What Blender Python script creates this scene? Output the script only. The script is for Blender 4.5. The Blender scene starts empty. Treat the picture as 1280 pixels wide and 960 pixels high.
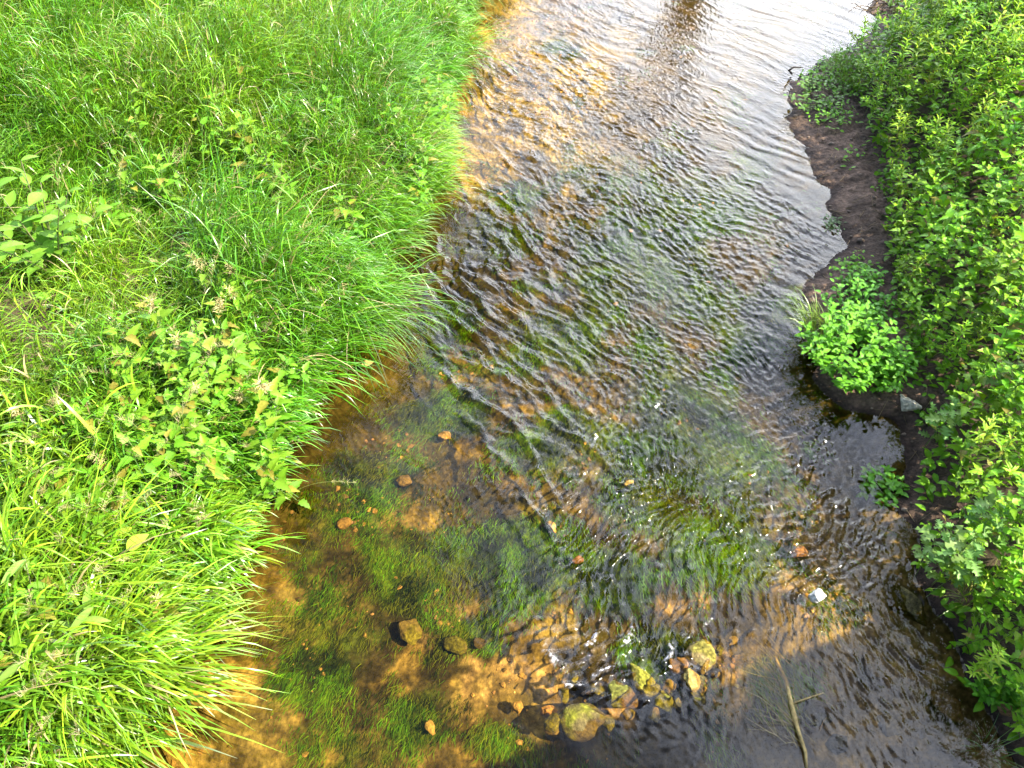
import bpy, math, random
import numpy as np

# ------------------------------------------------------------------ camera, sky, sun, exposure
scene = bpy.context.scene
COL = scene.collection
CAM_H, PITCH, FPX = 5.0, math.radians(52.0), 1005.0
cam_data = bpy.data.cameras.new("camera")
cam_data.sensor_width = 36.0
cam_data.lens = 36.0 * FPX / 1280.0
cam_data.clip_end = 500.0
cam = bpy.data.objects.new("camera", cam_data)
cam.location = (0, 0, CAM_H)
cam.rotation_euler = (math.pi / 2 - PITCH, 0, 0)
COL.objects.link(cam)
scene.camera = cam

SUN_EL = math.radians(47.0)
SUN_VEC = np.array([math.cos(SUN_EL) * 0.955, -math.cos(SUN_EL) * 0.297, math.sin(SUN_EL)])   # towards the sun
world = bpy.data.worlds.new("World")
scene.world = world
world.use_nodes = True
wn, wl = world.node_tree.nodes, world.node_tree.links
wn.clear()
w_out = wn.new('ShaderNodeOutputWorld')
w_bg = wn.new('ShaderNodeBackground')
w_bg.inputs['Strength'].default_value = 0.1
w_sky = wn.new('ShaderNodeTexSky')
w_sky.sky_type = 'NISHITA'
w_sky.sun_disc = False
w_sky.sun_elevation = SUN_EL
w_sky.sun_rotation = math.atan2(SUN_VEC[0], SUN_VEC[1])
w_sky.dust_density = 0.6
w_tc = wn.new('ShaderNodeTexCoord')
w_map = wn.new('ShaderNodeMapping')
w_map.inputs['Location'].default_value = (3.1, 0.4, 1.7)
w_map.inputs['Scale'].default_value = (1.0, 1.0, 2.2)
w_noise = wn.new('ShaderNodeTexNoise')
w_noise.inputs['Scale'].default_value = 2.1
w_noise.inputs['Detail'].default_value = 7.0
w_noise.inputs['Roughness'].default_value = 0.55
w_ramp = wn.new('ShaderNodeMapRange')
w_ramp.inputs['From Min'].default_value = 0.30
w_ramp.inputs['From Max'].default_value = 0.56
# a brighter bank of cloud low in the sky upstream (+Y)
w_dot = wn.new('ShaderNodeVectorMath'); w_dot.operation = 'DOT_PRODUCT'
w_dot.inputs[1].default_value = (0.34, 0.82, 0.46)
w_bank = wn.new('ShaderNodeMapRange')
w_bank.inputs['From Min'].default_value = 0.925
w_bank.inputs['From Max'].default_value = 1.0
w_bank.interpolation_type = 'SMOOTHSTEP'
w_add = wn.new('ShaderNodeMath'); w_add.operation = 'ADD'; w_add.use_clamp = True
w_sep = wn.new('ShaderNodeVectorMath'); w_sep.operation = 'DOT_PRODUCT'
w_sep.inputs[1].default_value = (0.75, 0.6, -0.25)
w_clr = wn.new('ShaderNodeMapRange'); w_clr.interpolation_type = 'SMOOTHSTEP'
w_clr.inputs['From Min'].default_value = -0.10
w_clr.inputs['From Max'].default_value = 0.12
w_mul = wn.new('ShaderNodeMath'); w_mul.operation = 'MULTIPLY'
w_cc = wn.new('ShaderNodeMix'); w_cc.data_type = 'RGBA'
w_cc.inputs[6].default_value = (16.5, 18.2, 22.5, 1)
w_cc.inputs[7].default_value = (34.0, 35.5, 38.5, 1)
w_mix = wn.new('ShaderNodeMix'); w_mix.data_type = 'RGBA'
wl.new(w_tc.outputs['Generated'], w_map.inputs['Vector'])
wl.new(w_map.outputs['Vector'], w_noise.inputs['Vector'])
wl.new(w_noise.outputs['Fac'], w_ramp.inputs['Value'])
wl.new(w_tc.outputs['Generated'], w_dot.inputs[0])
wl.new(w_dot.outputs['Value'], w_bank.inputs['Value'])
wl.new(w_tc.outputs['Generated'], w_sep.inputs[0])
wl.new(w_sep.outputs['Value'], w_clr.inputs['Value'])
wl.new(w_ramp.outputs['Result'], w_mul.inputs[0])
wl.new(w_clr.outputs['Result'], w_mul.inputs[1])
wl.new(w_mul.outputs['Value'], w_add.inputs[0])
wl.new(w_bank.outputs['Result'], w_add.inputs[1])
wl.new(w_bank.outputs['Result'], w_cc.inputs[0])
wl.new(w_add.outputs['Value'], w_mix.inputs[0])
wl.new(w_sky.outputs['Color'], w_mix.inputs[6])
wl.new(w_cc.outputs[2], w_mix.inputs[7])
wl.new(w_mix.outputs[2], w_bg.inputs['Color'])
wl.new(w_bg.outputs['Background'], w_out.inputs['Surface'])

sun_d = bpy.data.lights.new("sun", 'SUN')
sun_d.energy = 5.0
sun_d.angle = math.radians(0.5)
sun_d.color = (1.0, 0.92, 0.76)
sun = bpy.data.objects.new("sun", sun_d)
from mathutils import Vector
sun.rotation_euler = Vector(SUN_VEC.tolist()).to_track_quat('Z', 'Y').to_euler()
COL.objects.link(sun)

scene.view_settings.view_transform = 'Standard'
scene.view_settings.look = 'None'
scene.view_settings.gamma = 1.0
scene.view_settings.use_curve_mapping = False
scene.view_settings.exposure = 2.15
scene.render.engine = 'CYCLES'
cy = scene.cycles
cy.use_denoising = True
cy.max_bounces = 6
cy.diffuse_bounces = 3
cy.glossy_bounces = 3
cy.transmission_bounces = 4
cy.transparent_max_bounces = 12
cy.sample_clamp_indirect = 6.0
cy.caustics_reflective = False
cy.caustics_refractive = False

# ------------------------------------------------------------------ maths helpers
SP, CP = math.sin(PITCH), math.cos(PITCH)

def at(px, py, z=0.0):
    """point at height z seen at photograph pixel px, py"""
    dx, dv = px - 640.0, 480.0 - py
    d = np.array([dx, CP * FPX + SP * dv, -SP * FPX + CP * dv])
    t = (CAM_H - z) / -d[2]
    return np.array([d[0] * t, d[1] * t, z])

def project(x, y, z):
    rz = z - CAM_H
    depth = CP * y - SP * rz
    up = SP * y + CP * rz
    depth = np.maximum(depth, 0.05)
    return 640 + FPX * x / depth, 480 - FPX * up / depth

def sstep(v, a=0.0, b=1.0):
    t = np.clip((v - a) / (b - a), 0, 1)
    return t * t * (3 - 2 * t)

_TAB = {}
def vnoise(x, y, seed=0):
    x = np.asarray(x, float); y = np.asarray(y, float)
    if seed not in _TAB: _TAB[seed] = np.random.default_rng(seed).random((256, 256))
    T = _TAB[seed]
    xi = np.floor(x).astype(int); yi = np.floor(y).astype(int)
    fx = x - xi; fy = y - yi
    fx = fx * fx * (3 - 2 * fx); fy = fy * fy * (3 - 2 * fy)
    a = T[yi % 256, xi % 256]; b = T[yi % 256, (xi + 1) % 256]
    c = T[(yi + 1) % 256, xi % 256]; d = T[(yi + 1) % 256, (xi + 1) % 256]
    return (a * (1 - fx) + b * fx) * (1 - fy) + (c * (1 - fx) + d * fx) * fy

def fbm(x, y, freq=1.0, octv=4, seed=0, gain=0.5):
    s = 0.0; amp = 1.0; tot = 0.0
    for k in range(octv):
        s = s + amp * vnoise(x * freq + 17.3 * k, y * freq - 9.1 * k, seed + k)
        tot += amp; amp *= gain; freq *= 2.03
    return s / tot

def blobs(px, py, lst):
    m = np.zeros_like(px)
    for b in lst:
        cx, cy_, rx, ry = b[:4]
        w = b[4] if len(b) > 4 else 1.0
        m = np.maximum(m, w * np.exp(-((px - cx) / rx) ** 2 - ((py - cy_) / ry) ** 2))
    return m

# ------------------------------------------------------------------ mesh helpers
class Acc:
    """collects vertices, faces (tri/quad arrays) and a colour per vertex"""
    def __init__(self):
        self.v = []; self.q = []; self.t = []; self.c = []; self.n = 0
    def add(self, v, quads=None, tris=None, col=(1, 1, 1)):
        v = np.asarray(v, float).reshape(-1, 3)
        c = np.asarray(col, float)
        if c.ndim == 1:
            c = np.repeat(c[None, :3], len(v), 0)
        self.v.append(v); self.c.append(c)
        if quads is not None and len(quads): self.q.append(np.asarray(quads, int).reshape(-1, 4) + self.n)
        if tris is not None and len(tris): self.t.append(np.asarray(tris, int).reshape(-1, 3) + self.n)
        self.n += len(v)
    def mesh(self, name, mat, smooth=True):
        v = np.concatenate(self.v); c = np.concatenate(self.c)
        q = np.concatenate(self.q) if self.q else np.zeros((0, 4), int)
        t = np.concatenate(self.t) if self.t else np.zeros((0, 3), int)
        return raw_mesh(name, v, q, t, c, mat, smooth)

def raw_mesh(name, v, q, t, c=None, mat=None, smooth=True, attrs=None):
    me = bpy.data.meshes.new(name)
    nq, nt = len(q), len(t)
    me.vertices.add(len(v))
    me.vertices.foreach_set('co', np.ascontiguousarray(v, np.float32).ravel())
    loops = np.concatenate([q.ravel(), t.ravel()]).astype(np.int32)
    me.loops.add(len(loops))
    me.loops.foreach_set('vertex_index', loops)
    me.polygons.add(nq + nt)
    starts = np.concatenate([np.arange(nq) * 4, nq * 4 + np.arange(nt) * 3]).astype(np.int32)
    me.polygons.foreach_set('loop_start', starts)
    me.polygons.foreach_set('use_smooth', np.full(nq + nt, smooth))
    if c is not None:
        a = me.attributes.new('Col', 'FLOAT_COLOR', 'POINT')
        a.data.foreach_set('color', np.concatenate([c, np.ones((len(c), 1))], 1).astype(np.float32).ravel())
    for k, val in (attrs or {}).items():
        a = me.attributes.new(k, 'FLOAT', 'POINT')
        a.data.foreach_set('value', np.asarray(val, np.float32).ravel())
    me.update(calc_edges=True)
    me.validate()
    if mat: me.materials.append(mat)
    return me

def link(name, me, parent=None, loc=None, rot=None, scale=None):
    o = bpy.data.objects.new(name, me)
    COL.objects.link(o)
    if parent is not None: o.parent = parent
    if loc is not None: o.location = [float(a) for a in loc]
    if rot is not None: o.rotation_euler = [float(a) for a in rot]
    if scale is not None: o.scale = [float(a) for a in (scale if hasattr(scale, '__len__') else (scale,) * 3)]
    return o

def tag(o, label=None, cat=None, group=None, kind=None):
    if label: o['label'] = label
    if cat: o['category'] = cat
    if group: o['group'] = group
    if kind: o['kind'] = kind
    return o

def thing(name, label, cat, loc, rz=0.0, group=None, scale=None):
    return tag(link(name, None, None, loc, (0, 0, rz), scale), label, cat, group)

def children(o):
    return [c for c in bpy.data.objects if c.parent == o]

def copy_thing(root, kids, loc, rz=0.0, tilt=(0, 0), scale=1.0, label=None, group=None):
    r = root.copy(); COL.objects.link(r)
    r.location = [float(a) for a in loc]
    r.rotation_euler = (float(tilt[0]), float(tilt[1]), float(rz))
    r.scale = (scale,) * 3
    if label: r['label'] = label
    if group: r['group'] = group
    for k, subs in kids:
        c = k.copy(); COL.objects.link(c); c.parent = r
        for s in subs:
            d = s.copy(); COL.objects.link(d); d.parent = c
    return r

# ------------------------------------------------------------------ materials
def new_mat(name):
    m = bpy.data.materials.new(name); m.use_nodes = True
    n, l = m.node_tree.nodes, m.node_tree.links
    n.clear()
    return m, n, l, n.new('ShaderNodeOutputMaterial')

def leaf_mat(name, rough=0.42, trans=0.34, spec=0.45):
    m, n, l, out = new_mat(name)
    at_ = n.new('ShaderNodeAttribute'); at_.attribute_name = 'Col'
    oi = n.new('ShaderNodeObjectInfo')
    hs = n.new('ShaderNodeHueSaturation')
    mr = n.new('ShaderNodeMapRange'); mr.inputs['To Min'].default_value = 0.487; mr.inputs['To Max'].default_value = 0.508
    mv = n.new('ShaderNodeMapRange'); mv.inputs['To Min'].default_value = 0.8; mv.inputs['To Max'].default_value = 1.2
    l.new(oi.outputs['Random'], mr.inputs['Value']); l.new(oi.outputs['Random'], mv.inputs['Value'])
    l.new(mr.outputs['Result'], hs.inputs['Hue']); l.new(mv.outputs['Result'], hs.inputs['Value'])
    l.new(at_.outputs['Color'], hs.inputs['Color'])
    tc = n.new('ShaderNodeTexCoord')
    nz = n.new('ShaderNodeTexNoise'); nz.inputs['Scale'].default_value = 60.0; nz.inputs['Detail'].default_value = 3
    l.new(tc.outputs['Object'], nz.inputs['Vector'])
    mn = n.new('ShaderNodeMapRange'); mn.inputs['To Min'].default_value = 0.75; mn.inputs['To Max'].default_value = 1.25
    l.new(nz.outputs['Fac'], mn.inputs['Value'])
    ml = n.new('ShaderNodeMix'); ml.data_type = 'RGBA'; ml.blend_type = 'MULTIPLY'; ml.inputs[0].default_value = 1.0
    l.new(hs.outputs['Color'], ml.inputs[6]); l.new(mn.outputs['Result'], ml.inputs[7])
    p = n.new('ShaderNodeBsdfPrincipled')
    p.inputs['Roughness'].default_value = rough
    p.inputs['Specular IOR Level'].default_value = spec
    l.new(ml.outputs[2], p.inputs['Base Color'])
    tr = n.new('ShaderNodeBsdfTranslucent')
    tm = n.new('ShaderNodeMix'); tm.data_type = 'RGBA'; tm.blend_type = 'MULTIPLY'; tm.inputs[0].default_value = 1.0
    tm.inputs[7].default_value = (1.5, 1.35, 0.6, 1)
    l.new(ml.outputs[2], tm.inputs[6]); l.new(tm.outputs[2], tr.inputs['Color'])
    mx = n.new('ShaderNodeMixShader'); mx.inputs[0].default_value = trans
    l.new(p.outputs[0], mx.inputs[1]); l.new(tr.outputs[0], mx.inputs[2])
    l.new(mx.outputs[0], out.inputs['Surface'])
    return m

def ground_mat(name, rough=0.9, scale=30.0, contrast=0.45, bump=0.5, spec=0.3, bump_dist=0.02, tint2=(0.6, 0.55, 0.5)):
    m, n, l, out = new_mat(name)
    a = n.new('ShaderNodeAttribute'); a.attribute_name = 'Col'
    tc = n.new('ShaderNodeTexCoord')
    nz = n.new('ShaderNodeTexNoise'); nz.inputs['Scale'].default_value = scale; nz.inputs['Detail'].default_value = 8; nz.inputs['Roughness'].default_value = 0.65
    vo = n.new('ShaderNodeTexVoronoi'); vo.inputs['Scale'].default_value = scale * 1.3
    l.new(tc.outputs['Object'], nz.inputs['Vector']); l.new(tc.outputs['Object'], vo.inputs['Vector'])
    mr = n.new('ShaderNodeMapRange'); mr.inputs['From Min'].default_value = 0.3; mr.inputs['From Max'].default_value = 0.7
    mr.inputs['To Min'].default_value = 1 - contrast; mr.inputs['To Max'].default_value = 1 + contrast
    l.new(nz.outputs['Fac'], mr.inputs['Value'])
    mm = n.new('ShaderNodeMix'); mm.data_type = 'RGBA'; mm.blend_type = 'MULTIPLY'; mm.inputs[0].default_value = 1
    l.new(a.outputs['Color'], mm.inputs[6]); l.new(mr.outputs['Result'], mm.inputs[7])
    m2 = n.new('ShaderNodeMix'); m2.data_type = 'RGBA'; m2.blend_type = 'MULTIPLY'; m2.inputs[0].default_value = 1.0
    vr = n.new('ShaderNodeMapRange'); vr.inputs['From Max'].default_value = 0.7; vr.inputs['To Min'].default_value = 1.15; vr.inputs['To Max'].default_value = 0.7
    l.new(vo.outputs['Distance'], vr.inputs['Value'])
    l.new(mm.outputs[2], m2.inputs[6]); l.new(vr.outputs['Result'], m2.inputs[7])
    p = n.new('ShaderNodeBsdfPrincipled'); p.inputs['Roughness'].default_value = rough
    p.inputs['Specular IOR Level'].default_value = spec
    l.new(m2.outputs[2], p.inputs['Base Color'])
    bp = n.new('ShaderNodeBump'); bp.inputs['Strength'].default_value = bump; bp.inputs['Distance'].default_value = bump_dist
    l.new(nz.outputs['Fac'], bp.inputs['Height']); l.new(bp.outputs['Normal'], p.inputs['Normal'])
    l.new(p.outputs[0], out.inputs['Surface'])
    return m

def water_mat():
    m, n, l, out = new_mat('stream water')
    tc = n.new('ShaderNodeTexCoord')
    mp = n.new('ShaderNodeMapping'); mp.inputs['Rotation'].default_value = (0, 0, math.radians(40)); mp.inputs['Scale'].default_value = (1.0, 0.45, 1.0)
    nz = n.new('ShaderNodeTexNoise'); nz.inputs['Scale'].default_value = 34; nz.inputs['Detail'].default_value = 3; nz.inputs['Distortion'].default_value = 0.6
    l.new(tc.outputs['Object'], mp.inputs['Vector']); l.new(mp.outputs['Vector'], nz.inputs['Vector'])
    ch = n.new('ShaderNodeAttribute'); ch.attribute_name = 'chop'
    bp = n.new('ShaderNodeBump'); bp.inputs['Distance'].default_value = 0.006
    l.new(ch.outputs['Fac'], bp.inputs['Strength']); l.new(nz.outputs['Fac'], bp.inputs['Height'])
    fr = n.new('ShaderNodeFresnel'); fr.inputs['IOR'].default_value = 1.333
    l.new(bp.outputs['Normal'], fr.inputs['Normal'])
    tr = n.new('ShaderNodeBsdfTransparent'); tr.inputs['Color'].default_value = (0.92, 0.80, 0.46, 1)
    gl = n.new('ShaderNodeBsdfGlossy'); gl.inputs['Roughness'].default_value = 0.035
    l.new(bp.outputs['Normal'], gl.inputs['Normal'])
    mx = n.new('ShaderNodeMixShader')
    l.new(fr.outputs['Fac'], mx.inputs[0]); l.new(tr.outputs[0], mx.inputs[1]); l.new(gl.outputs[0], mx.inputs[2])
    fo = n.new('ShaderNodeAttribute'); fo.attribute_name = 'foam'
    df = n.new('ShaderNodeBsdfDiffuse'); df.inputs['Color'].default_value = (0.75, 0.74, 0.78, 1)
    mf = n.new('ShaderNodeMixShader')
    l.new(fo.outputs['Fac'], mf.inputs[0]); l.new(mx.outputs[0], mf.inputs[1]); l.new(df.outputs[0], mf.inputs[2])
    l.new(mf.outputs[0], out.inputs['Surface'])
    return m

M_GRASS = leaf_mat('grass blades', 0.34, 0.30, 0.55)
M_LEAF = leaf_mat('green leaves', 0.46, 0.40, 0.22)
M_STEM = leaf_mat('plant stems', 0.55, 0.1, 0.3)
M_SEED = leaf_mat('seed heads', 0.7, 0.3, 0.2)
M_WEED = leaf_mat('waterweed', 0.6, 0.3, 0.2)
M_SOIL = ground_mat('bank soil', 0.95, 22, 0.5, 0.6)
M_MUD = ground_mat('wet mud', 0.75, 24, 0.45, 0.9, 0.15, 0.03)
M_BED = ground_mat('stream bed sand', 0.9, 26, 0.5, 0.8, 0.1, 0.03)
M_ROCK = ground_mat('stone', 0.85, 38, 0.5, 0.9, 0.15, 0.02)
M_WOOD = ground_mat('weathered wood', 0.8, 30, 0.4, 0.6, 0.2)
M_CONC = ground_mat('concrete', 0.9, 8, 0.2, 0.3, 0.2)
M_WATER = water_mat()

# ------------------------------------------------------------------ shorelines (world functions of y)
EDGE_L = [(592, 0), (585, 60), (565, 120), (553, 200), (538, 265), (492, 330), (470, 385), (425, 430), (412, 510), (372, 560),
          (338, 625), (308, 700), (272, 785), (228, 862), (135, 955)]
EDGE_R = [(1085, 0), (1092, 40), (1040, 70), (985, 102), (984, 150), (1018, 210), (1040, 258), (1053, 310), (1012, 358), (1002, 420),
          (1020, 475), (1062, 512), (1112, 522), (1122, 560), (1120, 600), (1135, 650), (1152, 710), (1190, 795), (1228, 880), (1262, 958)]
EDGE_N = [(1170, 0), (1100, 45), (1065, 85), (1078, 130), (1092, 170), (1112, 225), (1116, 300), (1122, 380), (1142, 440), (1158, 500),
          (1158, 560), (1165, 640), (1158, 700), (1200, 770), (1222, 850), (1290, 900), (1310, 958)]
def curve(edge, z, dx, up, dn):
    pts = [at(px, py, z)[:2] + np.array([dx, 0]) for px, py in edge]
    pts = [np.array(p) for p in up] + pts + [np.array(p) for p in dn]
    pts = sorted(pts, key=lambda p: p[1])
    return np.array([p[0] for p in pts]), np.array([p[1] for p in pts])
LXs, LYs = curve(EDGE_L, 0.20, -0.16, [(0.6, 13), (1.5, 18), (6, 40), (30, 120)], [(-2.9, 0.2), (-3.2, -1), (-3, -6), (-6, -40), (-6, -120)])
RXs, RYs = curve(EDGE_R, 0.0, 0.0, [(6.2, 12.5), (8.5, 18), (14, 40), (40, 120)], [(2.9, 0.2), (3.0, -1), (3.3, -6), (1, -40), (1, -120)])
NXs, NYs = curve(EDGE_N, 0.18, 0.0, [(7.5, 12.5), (9.5, 18), (15.5, 40), (42, 120)], [(3.4, 0.2), (3.5, -1), (3.9, -6), (1.8, -40), (1.8, -120)])
def Lx(y): return np.interp(y, LYs, LXs) + 0.26 * (vnoise(np.asarray(y) * 2.1, np.asarray(y) * 0, 5) - 0.5) + 0.14 * (vnoise(np.asarray(y) * 6.3, np.asarray(y) * 0, 15) - 0.5)
def Rx(y): return np.interp(y, RYs, RXs) + 0.14 * (vnoise(np.asarray(y) * 4.3, np.asarray(y) * 0, 6) - 0.5) + 0.035 * (vnoise(np.asarray(y) * 13.3, np.asarray(y) * 0, 16) - 0.5) + 0.012 * (vnoise(np.asarray(y) * 31.0, np.asarray(y) * 0, 17) - 0.5)
def Nx(y): return np.interp(y, NYs, NXs)

SHALLOW = [(850, 680, 190, 130), (900, 860, 120, 60), (1000, 780, 150, 100), (700, 90, 130, 130, 0.6), (300, 900, 110, 80, 0.6), (780, 850, 90, 40)]
DEEP = [(490, 350, 110, 80), (450, 540, 90, 90, 0.6), (640, 330, 120, 90, 0.5)]
def ground_z(x, y):
    x = np.asarray(x, float); y = np.asarray(y, float)
    dL = Lx(y) - x; dR = x - Rx(y); dN = x - Nx(y)
    px, py = project(x, y, -0.2)
    depth = 0.26 - 0.17 * blobs(px, py, SHALLOW) + 0.18 * blobs(px, py, DEEP) + 0.10 * (fbm(x, y, 1.6, 3, 40) - 0.5)
    depth = np.maximum(depth, 0.07)
    inside = np.minimum(-dL, -dR)
    bed = -depth * sstep(inside, -0.02, 0.55)
    left = 0.42 * sstep(dL, 0.0, 0.55) + 0.09 * np.clip(dL - 0.3, 0, 6) + 0.16 * (fbm(x, y, 0.9, 3, 41) - 0.5) * sstep(dL, 0.1, 0.8)
    mud = 0.08 * sstep(dR, 0, 0.4) + 0.05 * np.clip(dR, 0, 1.5) + (0.07 * (fbm(x, y, 3.0, 4, 42, 0.6) - 0.45) + 0.05 * (fbm(x, y, 12.0, 4, 43, 0.6) - 0.5)) * sstep(dR, -0.05, 0.25)
    right = mud + 0.75 * sstep(dN, -0.1, 1.5) + 0.08 * np.clip(dN - 1, 0, 6)
    z = np.where(dL > 0, left, np.where(dR > 0, right, bed))
    return z

# ------------------------------------------------------------------ terrain (one grid, three surfaces)
def axis(parts):
    out = []
    for a, b, n in parts: out.append(np.linspace(a, b, n, endpoint=False))
    return np.concatenate(out + [[parts[-1][1]]])
gx = axis([(-120, -20, 12), (-20, -7, 20), (-7, -3.6, 60), (-3.6, 6.0, 720), (6.0, 9, 50), (9, 20, 20), (20, 120, 12)])
gy = axis([(-120, -20, 12), (-20, -3, 20), (-3, 0.6, 40), (0.6, 11.6, 760), (11.6, 20, 60), (20, 40, 20), (40, 150, 14)])
GX, GY = np.meshgrid(gx, gy)
GZ = ground_z(GX, GY)
dLg = Lx(GY) - GX; dRg = GX - Rx(GY); dNg = GX - Nx(GY)
PX, PY = project(GX, GY, GZ)
n1 = fbm(GX, GY, 2.4, 5, 60); n2 = fbm(GX, GY, 7.0, 4, 70); n3 = fbm(GX, GY, 1.1, 3, 80)

n4 = fbm(GX, GY, 11.0, 4, 85, 0.6); n5 = fbm(GX, GY, 4.2, 4, 88, 0.6)
WEED = [(470, 720, 240, 260, .52), (645, 690, 95, 75), (560, 520, 60, 35), (450, 600, 75, 50, .9), (500, 735, 60, 50, .8), (590, 800, 60, 45, .7), (520, 885, 55, 50, .8),
        (850, 570, 120, 110, .75), (900, 690, 90, 80, .8), (780, 730, 70, 60, .8), (395, 845, 60, 50, .8), (375, 700, 55, 55, .7), (625, 925, 60, 30, .8), (560, 400, 60, 40, .7), (540, 460, 40, 20, .7),
        (700, 210, 70, 50, .45), (620, 290, 80, 50, .6), (790, 430, 110, 60, .5), (690, 560, 80, 60, .7), (820, 820, 60, 50, .8), (800, 330, 130, 110, .75), (930, 430, 90, 100, .7), (700, 420, 90, 80, .8), (900, 250, 100, 80, .6), (640, 250, 60, 40, .6), (470, 680, 60, 50, .6), (700, 60, 30, 30, .5),
        (1000, 860, 70, 50, .5)]
SAND = [(290, 890, 90, 60), (250, 930, 100, 60), (610, 865, 60, 40, .9), (470, 640, 70, 40, .7), (430, 432, 60, 20, .7), (430, 460, 40, 40, .5), (560, 470, 30, 18, .9), (680, 120, 90, 120, .9), (600, 210, 70, 60, .9),
        (735, 580, 40, 18, .9), (690, 655, 25, 30, .8), (400, 760, 60, 50, .8), (540, 640, 40, 40, .5), (345, 640, 40, 60, .6), (640, 40, 60, 60), (700, 780, 30, 30, .6), (450, 770, 40, 40, .6), (480, 560, 40, 30, .5), (650, 900, 40, 40, .7)]
GRAVEL = [(895, 855, 45, 45), (640, 850, 70, 40, .8), (1000, 690, 40, 35, .8), (1000, 755, 40, 30, .4), (860, 760, 60, 40, .4), (900, 800, 50, 40, .3), (760, 870, 50, 40, .7), (560, 760, 50, 40, .5)]
DARK = [(470, 560, 60, 40, .6), (420, 700, 50, 40, .5), (600, 720, 40, 50, .5), (515, 335, 125, 95, 1.4), (400, 600, 55, 90, .6), (560, 430, 80, 50, .6), (600, 620, 40, 40, .5), (470, 520, 70, 40, .8), (1150, 760, 70, 60, .6), (1080, 600, 40, 60, .6), (640, 380, 70, 60, .5)]  # dark mud and weed, with the shadow under the left bank painted in
def zone(px, py, lst, n, soft=0.25):
    return sstep(blobs(px, py, lst) + 1.1 * (n - 0.5), 0.42 - soft * 0.6, 0.42 + soft)
zw = zone(PX, PY, WEED, n1); zs = zone(PX, PY, SAND, n1[::-1, ::-1], 0.5); zg = zone(PX, PY, GRAVEL, n2); zd = blobs(PX, PY, DARK)
bed = np.zeros(GX.shape + (3,))
def lerp(a, b, t): return a * (1 - t[..., None]) + np.array(b) * t[..., None]
bed[:] = (0.040, 0.033, 0.016)
lit = sstep(-PX, -900, -560)  # sunlit left paler in colour; shade and dark mud painted right
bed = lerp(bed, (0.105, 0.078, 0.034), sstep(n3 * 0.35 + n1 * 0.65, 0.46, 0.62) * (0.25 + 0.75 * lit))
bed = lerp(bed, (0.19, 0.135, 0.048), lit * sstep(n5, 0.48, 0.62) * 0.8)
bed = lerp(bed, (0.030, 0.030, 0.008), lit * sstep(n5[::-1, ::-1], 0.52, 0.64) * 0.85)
zs = zs * (0.35 + 0.65 * sstep(n2 * 0.5 + n1[:, ::-1] * 0.5, 0.35, 0.6))
bed = lerp(bed, (0.30, 0.24, 0.10), zs * (0.45 + 0.45 * n2))
bed = lerp(bed, (0.32, 0.22, 0.13), zg * (0.3 + 0.7 * sstep(n2, .35, .65)))
mossy = sstep(fbm(GX, GY, 6.0, 5, 92, 0.65), .34, .66)
moss = np.array((0.010, 0.018, 0.002)) * (1 - mossy[..., None]) + np.array((0.060, 0.125, 0.004)) * mossy[..., None]
bed = bed * (1 - zw[..., None] * .95) + moss * zw[..., None] * .95
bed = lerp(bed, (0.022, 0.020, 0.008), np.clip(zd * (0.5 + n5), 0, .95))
bank_dark = sstep(dLg, -0.55, -0.15) * sstep(PY, 240, 330) * (1 - sstep(PY, 700, 860)) * (0.55 + 0.6 * n1)  # bed darker along the left bank edge
bed = lerp(bed, (0.035, 0.028, 0.012), np.clip(bank_dark, 0, .9))
rt = sstep(PX, 930, 1060) * sstep(PY, 560, 700)
bed = bed * (1 - .75 * rt[..., None]) + .75 * rt[..., None] * (np.array((0.19, 0.150, 0.120)) * (0.5 + 1.0 * n5[..., None]))
bed = bed * 0.94
bed = bed * (0.55 + 0.9 * sstep(n4, 0.3, 0.7))[..., None]
soil = lerp(np.zeros(GX.shape + (3,)) + np.array((0.045, 0.03, 0.018)), (0.075, 0.055, 0.03), n2)
mudc = lerp(np.zeros(GX.shape + (3,)) + np.array((0.062, 0.040, 0.027)), (0.135, 0.086, 0.058), sstep(n2 * 0.5 + n1 * 0.5, 0.35, 0.65))
mudc = lerp(mudc, (0.022, 0.013, 0.009), sstep(-dRg, -0.15, 0.0))
nyg, nxg = GX.shape
idx = np.arange(nyg * nxg).reshape(nyg, nxg)
quads = np.stack([idx[:-1, :-1], idx[:-1, 1:], idx[1:, 1:], idx[1:, :-1]], -1).reshape(-1, 4)
def cen(a): return (0.25 * (a[:-1, :-1] + a[:-1, 1:] + a[1:, 1:] + a[1:, :-1])).ravel()
cL, cR, cN = cen(dLg), cen(dRg), cen(dNg)
zid = np.where((cL > 0), 0, np.where(cR > 0, np.where(cN > 0.25, 0, 1), 2))
V = np.stack([GX, GY, GZ], -1).reshape(-1, 3)
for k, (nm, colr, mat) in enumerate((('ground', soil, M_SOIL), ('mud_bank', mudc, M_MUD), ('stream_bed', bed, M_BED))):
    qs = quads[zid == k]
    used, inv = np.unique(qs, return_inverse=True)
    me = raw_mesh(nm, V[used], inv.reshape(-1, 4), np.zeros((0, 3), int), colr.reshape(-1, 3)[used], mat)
    tag(link(nm, me), kind='structure')

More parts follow.
